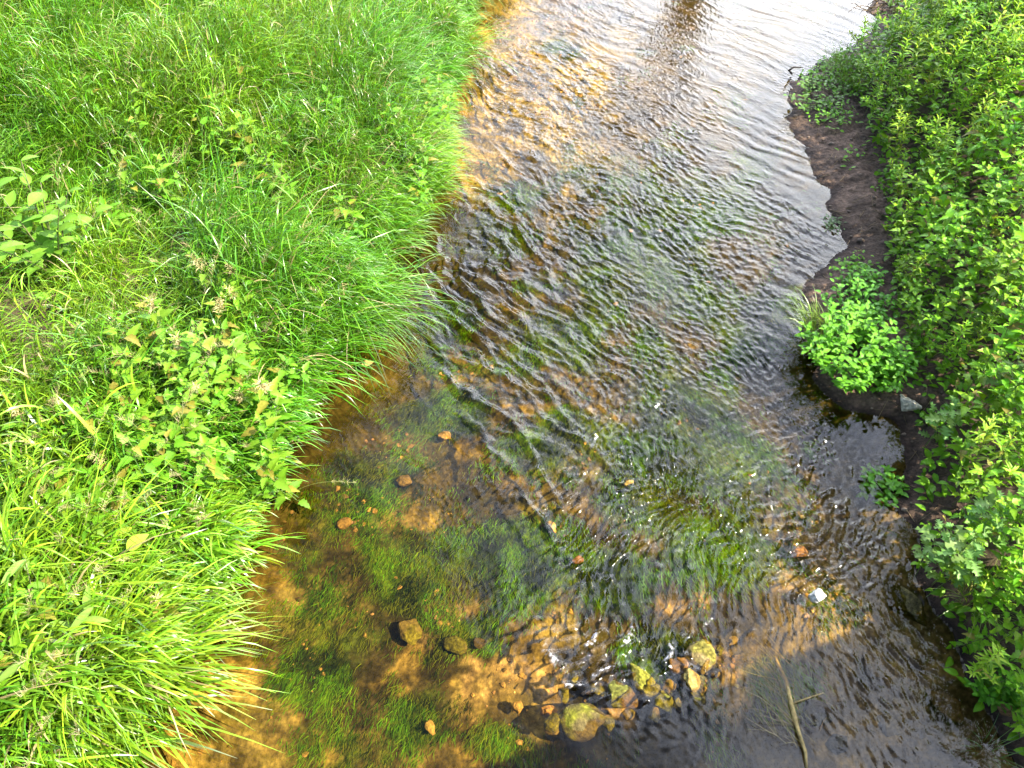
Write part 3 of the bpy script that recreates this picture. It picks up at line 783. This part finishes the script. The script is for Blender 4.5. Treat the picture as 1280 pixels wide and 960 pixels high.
def stalk_path(rs, h, lean, n=8):
    s = np.linspace(0, 1, n)
    a = rs.uniform(0, 6.28)
    return np.stack([lean * h * s ** 1.7 * math.cos(a) + 0.01 * np.sin(s * 5 + a), lean * h * s ** 1.7 * math.sin(a) + 0.01 * np.cos(s * 4), h * s], -1)
def path_at(P, u):
    f = u * (len(P) - 1); i = min(int(f), len(P) - 2); t = f - i
    return P[i] * (1 - t) + P[i + 1] * t

def plant(kind, seed, h, leafL, base_col, nodes=9, whorl=2, start=0.25, flower=None, side=0, petiole=0.3, stem_col=(0.09, 0.14, 0.03), lean=0.12, droop=0.6, pitch=0.25, stem_r=0.004, top_small=0.35):
    """returns (stem mesh, leaves mesh, flower mesh or None)"""
    rs = np.random.default_rng(seed)
    st, lv, fl = Acc(), Acc(), Acc()
    P = stalk_path(rs, h, lean)
    tube(st, P, np.linspace(stem_r, stem_r * 0.5, len(P)), stem_col, 5)
    stems = [(P, start, nodes, leafL)]
    for k in range(side):
        u = rs.uniform(0.3, 0.7); b = path_at(P, u); a = rs.uniform(0, 6.28); l = h * rs.uniform(.25, .4)
        s = np.linspace(0, 1, 6)
        Q = b + np.stack([np.cos(a) * l * s * .8, np.sin(a) * l * s * .8, l * (s * .75)], -1)
        tube(st, Q, np.linspace(stem_r * .6, stem_r * .35, 6), stem_col, 5)
        stems.append((Q, 0.3, max(3, nodes // 2), leafL * .75))
    for Q, s0, nn, LL in stems:
        a0 = rs.uniform(0, 6.28)
        for k in range(nn):
            u = s0 + (1 - s0) * (k / (nn - 1)) ** 0.8
            b = path_at(Q, min(u, 0.999))
            prof = (0.75 + 0.35 * math.sin(min(1, (1 - (k / nn)) * 1.3) * 3.0)) * (1 - (1 - top_small) * (k / (nn - 1)) ** 3)
            for j in range(whorl):
                az = a0 + j * 2 * math.pi / whorl + k * (math.pi / whorl if whorl > 1 else 2.4) + rs.normal(0, .2)
                L = LL * prof * rs.uniform(.8, 1.15)
                pl = petiole * L
                pt = b + np.array([math.cos(az) * pl, math.sin(az) * pl, pl * .35])
                if pl > 0.004: tube(st, np.stack([b, 0.5 * (b + pt) + np.array([0, 0, .1 * pl]), pt]), stem_r * .3, stem_col, 4)
                c = np.asarray(base_col) * rs.uniform(.75, 1.25) * (1 + 0.5 * (k / nn) ** 3) * np.array([rs.uniform(.85, 1.25), 1, rs.uniform(.8, 1.2)])
                if rs.random() < .035: c = np.array([0.22, .20, .03]) * rs.uniform(.6, 1.2)
                add_leaf(lv, pt, az, pitch + rs.normal(0, .25) + 0.5 * (k / nn) ** 4, L, kind, c, rs.uniform(.15, .45), droop * rs.uniform(.6, 1.4), rs.normal(0, .2))
    if flower:
        top = P[-1]
        n = flower.get('n', 90)
        u = rs.uniform(0, 1, n) ** .8
        b = np.array([path_at(P, 0.999 - q * flower.get('span', .22)) for q in u])
        fc = jitcol(rs, n, flower['col'], .12, .2)
        ribbons(fl, b, rs.uniform(0, 6.28, n), rs.uniform(.4, 1.0, n) * flower.get('len', .06), np.full(n, flower.get('w', .006)), rs.uniform(.4, 1.3, n), rs.uniform(.4, 1.6, n), fc, 4, rs.normal(0, .8, n), .3, rs)
    return st.mesh('stem', M_STEM), lv.mesh('leaves', M_LEAF), (fl.mesh('flower_head', M_SEED) if flower else None)

def proto(name, label, cat, group, meshes, loc=(0, 0, 0)):
    r = thing(name, label, cat, loc, 0, group)
    kids = []
    for nm, me in zip(('stem', 'leaves', 'flower_head'), meshes):
        if me is not None: kids.append((link(nm, me, r), []))
    return r, kids
def place_first(pr, loc, rz, tilt, scale, label=None):
    r = pr[0]; r.location = [float(a) for a in loc]; r.rotation_euler = (tilt[0], tilt[1], rz); r.scale = (scale,) * 3
    if label: r['label'] = label
    return r
class Kind:
    """a few seeded variants of one plant; the first placing of each uses the variant itself, later ones copies"""
    def __init__(self, name, label, cat, group, variants):
        self.ps = [proto(name, label, cat, group, m) for m in variants]; self.used = [False] * len(variants); self.label = label
    def put(self, loc, rz=None, tilt=None, scale=1.0, label=None, v=None):
        i = int(rng.integers(len(self.ps))) if v is None else v % len(self.ps)
        rz = rng.uniform(0, 6.28) if rz is None else rz
        tilt = (rng.normal(0, .12), rng.normal(0, .12)) if tilt is None else tilt
        tilt = tuple(float(q) for q in tilt)
        if not self.used[i]:
            self.used[i] = True
            return place_first(self.ps[i], loc, float(rz), tilt, scale, label)
        return copy_thing(self.ps[i][0], self.ps[i][1], loc, rz, tilt, scale, label or self.label)
    def finish(self):
        for u, (r, kids) in zip(self.used, self.ps):
            if not u:
                for k, _ in kids: bpy.data.objects.remove(k)
                bpy.data.objects.remove(r)
def gpt(px, py, h=0.0):
    """ground point whose spot h above the ground is seen at px, py"""
    z = 0.3
    for _ in range(12):
        p = at(px, py, z + h); z = float(ground_z(p[0], p[1]))
    return np.array([p[0], p[1], z])

NG = (0.105, 0.24, 0.008)
nettle = Kind('nettle_plant', 'green nettle in the dense stand that covers the bank above the mud', 'nettle', 'nettles covering the bank above the mud',
              [plant('nettle', 900 + k, .62 + .06 * k, .125 + .008 * (k % 3), NG, 9, 2, .2, None, 1 + k % 2) for k in range(7)])
willow = Kind('willowherb_plant', 'bright yellow green willowherb with narrow leaves rising above the nettles', 'willowherb', 'willowherbs rising above the nettles',
              [plant('lance', 930 + k, .8 + .06 * k, .12, (0.15, 0.28, 0.012), 15, 3, .25, None, 2, 0.05, droop=.5, pitch=.5) for k in range(4)])
# nettle stand on the far bank
cand = []
tries = 0
while len(cand) < 345 and tries < 60000:
    tries += 1
    y_ = rng.uniform(1.0, 11.5); x_ = Nx(y_) + (0.14 if 2.2 < y_ < 3.9 else -0.02) + 3.4 * rng.random() ** 1.25
    z_ = float(ground_z(x_, y_))
    if not in_view(np.array(x_), np.array(y_), np.array(z_ + .6), 90, 90): continue
    md = 0.115 + 0.04 * (y_ / 10)
    if any((x_ - c[0]) ** 2 + (y_ - c[1]) ** 2 < md ** 2 for c in cand): continue
    cand.append((x_, y_, z_))
nw = 0
for x_, y_, z_ in cand:
    px, py = project(x_, y_, z_ + .6)
    front = max(0, 1 - (x_ - float(Nx(y_))) / .6)
    sc = (0.62 + 0.38 * (1 - front)) * rng.uniform(.85, 1.15)
    w = float(blobs(np.array(px), np.array(py), [(1210, 80, 130, 110), (1245, 610, 60, 70), (1130, 60, 60, 40)]))
    if rng.random() < max(.05, w * .75):
        willow.put((x_, y_, z_ - .02), None, (rng.normal(0, .1), -0.1 * front), sc * rng.uniform(.9, 1.1)); nw += 1
    else:
        nettle.put((x_, y_, z_ - .02), None, (rng.normal(0, .12), rng.normal(0, .12) - .03 * front), sc)
nettle.finish(); willow.finish()
print('nettles', len(cand) - nw, 'willowherbs', nw)

# low leafy undergrowth beneath the nettles and sprawling over the mud (uncountable)
acc = Acc()
n = 15000
y = rng.uniform(0.8, 11.8, n); x = Nx(y) + rng.uniform(-0.03, 3.4, n)
ok = in_view(x, y, ground_z(x, y) + .2, 60, 60)
x, y = x[ok], y[ok]; z = ground_z(x, y)
for i in range(len(x)):
    h = rng.uniform(.02, .38) * min(1, max(.15, (x[i] - float(Nx(y[i])) + .3)))
    add_leaf(acc, (x[i], y[i], z[i] + h), rng.uniform(0, 6.28), rng.normal(.25, .3), rng.uniform(.045, .10), 'ovate', np.array(NG) * rng.uniform(.6, 1.2), .25, .6, rng.normal(0, .3), 1, 6)
MUDPL = [(1050, 90, 60, 30), (1040, 150, 40, 25, .7), (1075, 195, 40, 18, .5), (1118, 225, 35, 40, .6), (1125, 300, 28, 50, .65), (1140, 370, 25, 60, .7), (1145, 440, 20, 40, .7), (1070, 340, 40, 30, .6), (1060, 210, 20, 15, .5)]
m = 14000
y = rng.uniform(2.5, 10.8, m); x = Rx(y) + rng.uniform(0.0, 1.4, m)
z = ground_z(x, y); px, py = project(x, y, z)
ok = (blobs(px, py, MUDPL) * (0.4 + 1.0 * fbm(x, y, 3.5, 3, 400)) > rng.uniform(.28, .6, m)) & (x < Nx(y) + .3)
x, y, z = x[ok][:4200], y[ok][:4200], z[ok][:4200]
for i in range(len(x)):
    add_leaf(acc, (x[i], y[i], z[i] + rng.uniform(.01, .06)), rng.uniform(0, 6.28), rng.normal(.3, .3), rng.uniform(.025, .06), 'ovate', np.array((0.10, 0.23, 0.014)) * rng.uniform(.6, 1.25), .2, .5, rng.normal(0, .3), 1.1, 6)
print('undergrowth', acc.n)
tag(link('undergrowth', acc.mesh('undergrowth', M_LEAF)), kind='stuff')

# ------------------------------------------------------------------ leafy clumps on the mud
def clump(name, label, cat, px, py, rad, h, leafL, kind, col, nst, nl, seed, group=None, hemi=True):
    rs = np.random.default_rng(seed)
    base = gpt(px, py, h * .4)
    r = thing(name, label, cat, base, 0, group)
    st, lv = Acc(), Acc()
    for k in range(nst):
        a = rs.uniform(0, 6.28); q = rad * math.sqrt(rs.random())
        p0 = np.array([math.cos(a) * q * .75, math.sin(a) * q * .75, -.03])
        hh = h * (1 - .55 * (q / rad) ** 2) * rs.uniform(.7, 1.1)
        s = np.linspace(0, 1, 6)
        P = p0 + np.stack([math.cos(a) * q * .35 * s ** 1.5, math.sin(a) * q * .35 * s ** 1.5, hh * s], -1)
        tube(st, P, np.linspace(.0035, .0018, 6), (0.08, 0.12, 0.03), 4)
        a0 = rs.uniform(0, 6.28)
        for j in range(nl):
            u = .3 + .7 * j / (nl - 1)
            for w in (0, 1):
                az = a0 + j * math.pi / 2 + w * math.pi + rs.normal(0, .25)
                add_leaf(lv, path_at(P, min(u, .999)) + 0.008 * np.array([math.cos(az), math.sin(az), 0]), az, .3 + rs.normal(0, .2), leafL * rs.uniform(.7, 1.15) * (1 - .35 * (j / nl) ** 3), kind,
                         np.array(col) * rs.uniform(.75, 1.25), .25, .6 * rs.uniform(.6, 1.4), rs.normal(0, .2), 1, 7)
    link('stem', st.mesh('stem', M_STEM), r); link('leaves', lv.mesh('leaves', M_LEAF), r)
    return r
MG = (0.062, 0.185, 0.010)
clump('leafy_clump', 'broad mound of mint green leaves at the water edge on the mud spit', 'plant clump', 1074, 432, .42, .42, .075, 'ovate', (0.085, .21, .010), 100, 5, 71)
clump('leafy_clump', 'smaller leafy mound behind the broad mound on the mud spit', 'plant clump', 1078, 368, .30, .33, .065, 'ovate', (0.07, 0.185, .012), 40, 4, 72)
clump('leafy_clump', 'isolated small round leafy clump growing in the shallows', 'plant clump', 1103, 606, .15, .17, .07, 'ovate', (0.075, 0.20, .012), 22, 4, 73)
clump('leafy_clump', 'low leafy clump hanging over the brown stone in the hollow', 'plant clump', 1252, 850, .17, .16, .06, 'ovate', MG, 24, 4, 74)
clump('leafy_clump', 'low creeping clump on the tip of the mud point', 'plant clump', 1030, 118, .35, .16, .06, 'ovate', (0.07, .16, .015), 46, 3, 75)
clump('leafy_clump', 'wiry little green clump standing in water off the mud shore', 'plant clump', 1040, 278, .11, .10, .04, 'ovate', (0.06, .10, .03), 16, 3, 76)

def tuft(name, label, px, py, rad, L, W, n, col, seed, curl=1.2, group=None, h=.1, head=None, zofs=0):
    rs = np.random.default_rng(seed)
    base = gpt(px, py, h)
    a = Acc(); an = rs.uniform(0, 6.28, n); q = rad * np.sqrt(rs.random(n))
    root = np.stack([np.cos(an) * q, np.sin(an) * q, np.full(n, -.02)], -1)
    hd = an + rs.normal(0, .5, n) if head is None else head + rs.normal(0, .7, n)
    ribbons(a, root, hd, L * rs.uniform(.6, 1.2, n), W * rs.uniform(.6, 1.3, n), np.abs(rs.normal(.3, .2, n)), curl * rs.uniform(.5, 1.4, n), jitcol(rs, n, col, .12, .2), 7, rs.normal(0, .4, n))
    o = link(name, a.mesh(name, M_GRASS), None, base)
    return tag(o, label, 'grass tuft', group)
YG = (0.13, 0.23, 0.025)
tuft('grass_tuft', 'bright grass tuft spilling over the water side of the broad leafy mound', 1032, 405, .13, .38, .007, 150, YG, 81, h=.15, head=math.pi)
tuft('grass_tuft', 'thin grass tuft among low leaves beside the pale wedge stone', 1165, 425, .10, .30, .005, 60, YG, 82)
tuft('grass_tuft', 'yellow green grass tuft drooping from the nettles above the flat rock', 1228, 745, .10, .36, .006, 80, (0.16, .25, .03), 83)
tuft('grass_tuft', 'fine grass tuft along the ridge of the mud point', 1065, 82, .28, .30, .005, 260, (0.10, .19, .02), 84, h=.1)
tuft('grass_tuft', 'sparse dark grass tuft in the shade at the foot of the bank', 1242, 935, .06, .28, .005, 26, (0.06, .12, .02), 85)
tuft('grass_tuft', 'dry straw tuft lying against the mud under the nettles', 1140, 245, .12, .25, .005, 70, (0.30, .22, .10), 86, 1.4, h=.05)
tuft('grass_tuft', 'small sedge tuft at the far end of the stream', 920, 2, .10, .22, .006, 60, (0.07, .12, .02), 87, h=.1)

# ------------------------------------------------------------------ mugwort with silvery lobed leaves
mug = Kind('mugwort_plant', 'mugwort', 'mugwort', 'mugworts with pale lobed leaves on the bank', [plant('lobed', 960 + k, .6 + .1 * k, .13, (0.10, 0.19, 0.04), 9, 2, .25, None, 2, .15, droop=.5, pitch=.2) for k in range(2)])
for px, py, sc, lab in ((1185, 520, .9, 'pale mugwort leaning out over the pale wedge stone'), (1205, 690, 1.1, 'large mugwort with silvery lobed leaves overhanging the flat rock'), (1170, 690, .8, 'smaller mugwort at the outer rim of the large mugwort'),
                        (1240, 640, 1.0, 'mugwort just behind the large silvery mugwort, beside the picture edge'), (1262, 470, 1.0, 'mugwort by the picture edge level with the pale wedge stone'), (1225, 395, .9, 'uppermost mugwort among the nettles beside the broad leafy mound')):
    mug.put(gpt(px, py, .45 * sc), None, (0, -.1), sc, lab)
mug.finish()

# ------------------------------------------------------------------ plants in the grass of the near bank
BEIGE = (0.42, 0.37, 0.17)
fn = Kind('flowering_nettle', 'flowering nettle', 'nettle', 'flowering nettles in the grass',
          [plant('nettle', 1000 + k, .75 + .05 * k, .125, (0.105, 0.215, 0.015), 8, 2, .25, {'col': BEIGE, 'n': 90, 'len': .07, 'span': .16, 'w': .0055}, 0) for k in range(4)])
FLN = [(283, 312, 'topmost beige flowering nettle of the leafy patch on the grassy bank'), (302, 330, 'flowering nettle just below the topmost one of the leafy patch'),
       (178, 365, 'flowering nettle at the upper left rim of the leafy patch'), (305, 367, 'flowering nettle third from the top on the water side of the leafy patch'),
       (200, 405, 'left one of two flowering nettles standing close together'), (222, 405, 'right one of two flowering nettles standing close together'),
       (258, 404, 'flowering nettle between the close pair and the water'), (240, 468, 'beige flowering nettle at the centre of the leafy patch'),
       (288, 492, 'lower flowering nettle on the water side of the leafy patch'), (338, 466, 'flowering nettle nearest the water'),
       (145, 540, 'flowering nettle in coarse grass below the leafy patch'), (84, 465, 'lone flowering nettle in grass left of the leafy patch'),
       (12, 500, 'flowering nettle cut by the left picture edge'), (172, 722, 'lowest flowering nettle in arching grass near the yellowish seedling')]
for k, (px, py, lab) in enumerate(FLN):
    fn.put(gpt(px, py, .78), None, (rng.normal(0, .15), rng.normal(.05, .15)), rng.uniform(.72, 1.1), lab, k)
fn.finish()
ln = Kind('young_nettle', 'young green nettle without flowers in the leafy patch of the grassy bank', 'nettle', 'young nettles in the grassy bank',
          [plant('nettle', 1040 + k, .6 + .05 * k, .13, (0.085, 0.20, 0.012), 8, 2, .2, None, 1) for k in range(4)])
for px, py, sx_, sy_, cnt in ((225, 470, 70, 55, 22), (225, 545, 35, 30, 8), (300, 420, 30, 50, 6), (25, 780, 20, 30, 3), (520, 100, 28, 50, 9), (540, 140, 15, 30, 4), (500, 200, 20, 30, 4), (150, 590, 25, 20, 3), (350, 560, 22, 25, 3), (430, 250, 25, 25, 2), (300, 120, 160, 90, 16), (120, 150, 80, 80, 6), (80, 620, 60, 50, 5)):
    for _ in range(cnt):
        ln.put(gpt(px + rng.normal(0, .6) * sx_, py + rng.normal(0, .6) * sy_, .6), None, None, rng.uniform(.8, 1.1))
ln.finish()

def shrub(label, px, py, nb, h, leafL, col, seed, kind='ovate', nleaf=9, spread=.5):
    rs = np.random.default_rng(seed)
    r = thing('leafy_shrub', label, 'shrub', gpt(px, py, h * .7), 0)
    for b in range(nb):
        a = rs.uniform(0, 6.28); s = np.linspace(0, 1, 8); hh = h * rs.uniform(.7, 1.1); sp = spread * h * rs.uniform(.4, 1.1)
        P = np.stack([math.cos(a) * sp * s ** 1.4, math.sin(a) * sp * s ** 1.4, hh * s - .03], -1)
        st, lv = Acc(), Acc()
        tube(st, P, np.linspace(.007, .003, 8), (0.10, .10, .04), 6)
        for k in range(nleaf):
            u = .35 + .65 * k / (nleaf - 1)
            az = k * 2.4 + rs.normal(0, .3)
            add_leaf(lv, path_at(P, min(u, .999)), az, .35 + rs.normal(0, .2), leafL * rs.uniform(.7, 1.15), kind, np.array(col) * rs.uniform(.85, 1.2), .2, .5 * rs.uniform(.5, 1.4), rs.normal(0, .2), 1.15, 10)
        bo = link('branch', st.mesh('branch', M_STEM), r)
        link('leaves', lv.mesh('leaves', M_LEAF), bo)
    return r
SG = (0.105, 0.235, 0.02)
shrub('leafy shrub with broad oval light green leaves above the bare soil', 38, 285, 9, .85, .15, SG, 91)
shrub('small broad leaved seedling below the larger shrub', 85, 362, 3, .4, .12, SG, 92, nleaf=5)
shrub('single yellowish seedling with broad crinkled leaves in coarse grass', 132, 690, 2, .42, .13, (0.20, .26, .03), 93, nleaf=4)
shrub('pale large leaved plant rising from the grass near the lower picture corner', 20, 790, 4, .7, .16, (0.13, .22, .035), 94, 'lance', 8)
shrub('round leaved plant nestled in the far grass', 345, 48, 5, .45, .11, (0.06, .14, .03), 95, nleaf=6)

# ------------------------------------------------------------------ grass stalks with seed heads
def stalk_meshes(seed, h):
    rs = np.random.default_rng(seed)
    st, hd = Acc(), Acc()
    s = np.linspace(0, 1, 9)
    P = np.stack([.28 * h * s ** 2.2, 0.02 * np.sin(s * 4), h * s * (1 - .08 * s ** 2)], -1)
    tube(st, P, np.linspace(.0022, .0012, 9), (0.2, .22, .06), 4)
    n = 46; u = rs.uniform(.68, 1.0, n)
    b = np.array([path_at(P, min(q, .999)) for q in u])
    ribbons(hd, b, rs.uniform(0, 6.28, n), rs.uniform(.02, .06, n), np.full(n, .0022), rs.uniform(.2, .8, n), rs.uniform(.2, 1.0, n), jitcol(rs, n, (0.27, .235, .11), .1, .25), 3, rs.normal(0, .8, n))
    return st.mesh('stem', M_STEM), hd.mesh('seed_head', M_SEED)
STL = 'thin grass stalk with a beige seed head rising above the grass'
prs = []
for k in range(4):
    r = thing('grass_stalk', STL, 'grass stalk', (0, 0, 0), 0, 'grass stalks with seed heads')
    a, b = stalk_meshes(1100 + k, .62 + .07 * k)
    prs.append((r, [(link('stem', a, r), []), (link('seed_head', b, r), [])]))
spots = []
for _ in range(300):
    px, py = rng.uniform(0, 560), rng.uniform(0, 960)
    g = gpt(px, py, .55)
    if float(Lx(g[1])) - g[0] > .1: spots.append(g)
for i, g in enumerate(spots):
    rz, sc = rng.normal(-.3, .8), rng.uniform(.85, 1.15)
    if i < 4:
        prs[i][0].location = g; prs[i][0].rotation_euler = (0, 0, rz); prs[i][0].scale = (sc,) * 3
    else:
        copy_thing(prs[i % 4][0], prs[i % 4][1], g, rz, (rng.normal(0, .08), rng.normal(.08, .1)), sc)
g = gpt(352, 612, .12)
copy_thing(prs[1][0], prs[1][1], g, -.1, (0, .75), 1.0, 'long grass stalk leaning far out over the water beneath the bank')

# ------------------------------------------------------------------ sunken branch, twig, floating leaf, bottle-cap-white scrap
acc = Acc()
P = np.array([at(968, 822, -.02), at(982, 852, -.01), at(990, 880, .01), at(998, 915, .012), at(1003, 940, .01), at(1010, 968, .005)])
P += rng.normal(0, .006, P.shape)
o0 = P[0].copy()
tube(acc, P - o0, [.011, .014, .015, .012, .010, .007], (0.26, .19, .07), 8)
br = tag(link('branch', acc.mesh('branch', M_WOOD), None, o0), 'crooked yellowish branch lying in the shallows trailing weed strands', 'branch')
acc = Acc(); P2 = np.array([at(990, 880, .01), at(1012, 872, .01), at(1030, 866, .0)]) - o0
tube(acc, P2, [.007, .005, .003], (0.22, .16, .06), 6)
link('twig', acc.mesh('twig', M_WOOD), br)
acc = Acc(); n = 110
f = rng.random(n); rt = np.array([path_at(P, q * .7) for q in f]) - o0 + rng.normal(0, .05, (n, 3)) * np.array([1.4, 1, .05])
ribbons(acc, rt, rng.normal(2.35, .35, n), rng.uniform(.08, .3, n), rng.uniform(.0015, .003, n), np.full(n, 1.5), rng.normal(0.06, .05, n), jitcol(rng, n, (0.15, .12, .04), .1, .35), 6, None, .16, rng)
link('weed_strands', acc.mesh('weed_strands', M_WEED), br)

acc = Acc()
P = np.array([at(990, 92, .02), at(986, 88, .12), at(992, 84, .16), at(1004, 84, .16)]); o0 = P[0].copy()
tube(acc, P - o0, [.012, .01, .008, .005], (0.05, .04, .03), 6)
tag(link('twig', acc.mesh('twig', M_WOOD), None, o0), 'dark bent twig poking from the tip of the mud point', 'twig')
acc = Acc(); p = at(452, 456, .012)
add_leaf(acc, (0, 0, 0), .3, .05, .10, 'ovate', (0.42, .36, .10), .1, .1, 0, 1.2, 9)
tag(link('fallen_leaf', acc.mesh('fallen_leaf', M_LEAF), None, p), 'yellowish fallen leaf floating in calm water beside the grassy bank', 'leaf')
# heap of dry roots on the eroded far bank
r = thing('root_tangle', 'tangle of dry brown roots hanging on the eroded bank at the far bend', 'roots', at(1118, 12, .25))
acc = Acc()
for k in range(46):
    a = rng.uniform(0, 6.28); q = rng.uniform(.02, .4)
    p0 = np.array([q * math.cos(a), q * math.sin(a) * .6, rng.uniform(0, .3)])
    d = np.array([-.5 + rng.normal(0, .4), rng.normal(0, .3), -.15]) * rng.uniform(.2, .5); s = np.linspace(0, 1, 6)[:, None]
    tube(acc, p0 + d * s + .04 * np.sin(s * 5 + a) * np.array([0, 1, 1]), np.linspace(.008, .003, 6), np.array((0.16, .11, .06)) * rng.uniform(.5, 1.3), 5)
link('roots', acc.mesh('roots', M_WOOD), r)

# ------------------------------------------------------------------ outside the frame: the bridge, set back and skewed for its shadow, and a bare trunk upstream mirrored in the water
def box(acc, x0, x1, y0, y1, z0, z1, col):
    v = np.array([(x, y, z) for z in (z0, z1) for y in (y0, y1) for x in (x0, x1)])
    acc.add(v, [[0, 2, 3, 1], [4, 5, 7, 6], [0, 1, 5, 4], [2, 6, 7, 3], [0, 4, 6, 2], [1, 3, 7, 5]], None, col)
br = thing('footbridge', 'grey concrete footbridge the view is taken from', 'bridge', (0, -2.42, 0), math.radians(20))
acc = Acc(); box(acc, -9, 9, -1.2, .95, 2.9, 3.3, (.36, .35, .33)); link('deck', acc.mesh('deck', M_CONC, False), br)
for yy in (.80, -1.2):
    acc = Acc(); box(acc, -9, 9, yy, yy + .15, 3.3, 4.15, (.36, .35, .33)); link('parapet', acc.mesh('parapet', M_CONC, False), br)
for xx in (-6.5, 7.0):
    acc = Acc(); box(acc, xx, xx + .8, -1.1, .85, -.5, 2.9, (.33, .32, .30)); link('abutment', acc.mesh('abutment', M_CONC, False), br)
trk = thing('bare_tree', 'bare dead tree standing in the bend upstream', 'tree', (3.55, 16.0, 0.0))
acc = Acc(); s = np.linspace(0, 1, 14)
P = np.stack([.12 * np.sin(s * 5), .1 * np.cos(s * 4), 5.4 * s - .4], -1)
tube(acc, P, np.linspace(.48, .26, 14), (.07, .05, .03), 10); link('trunk', acc.mesh('trunk', M_WOOD), trk)
for k in range(9):
    acc = Acc(); u = rng.uniform(.45, .98); b = path_at(P, u); a = rng.uniform(0, 6.28); l = rng.uniform(.4, .9); s6 = np.linspace(0, 1, 6)
    Q = b + np.stack([math.cos(a) * l * s6, math.sin(a) * l * s6, .5 * l * s6 + .05 * np.sin(s6 * 6)], -1)
    tube(acc, Q, np.linspace(.09, .03, 6), (.07, .05, .03), 6); link('limb', acc.mesh('limb', M_WOOD), trk)
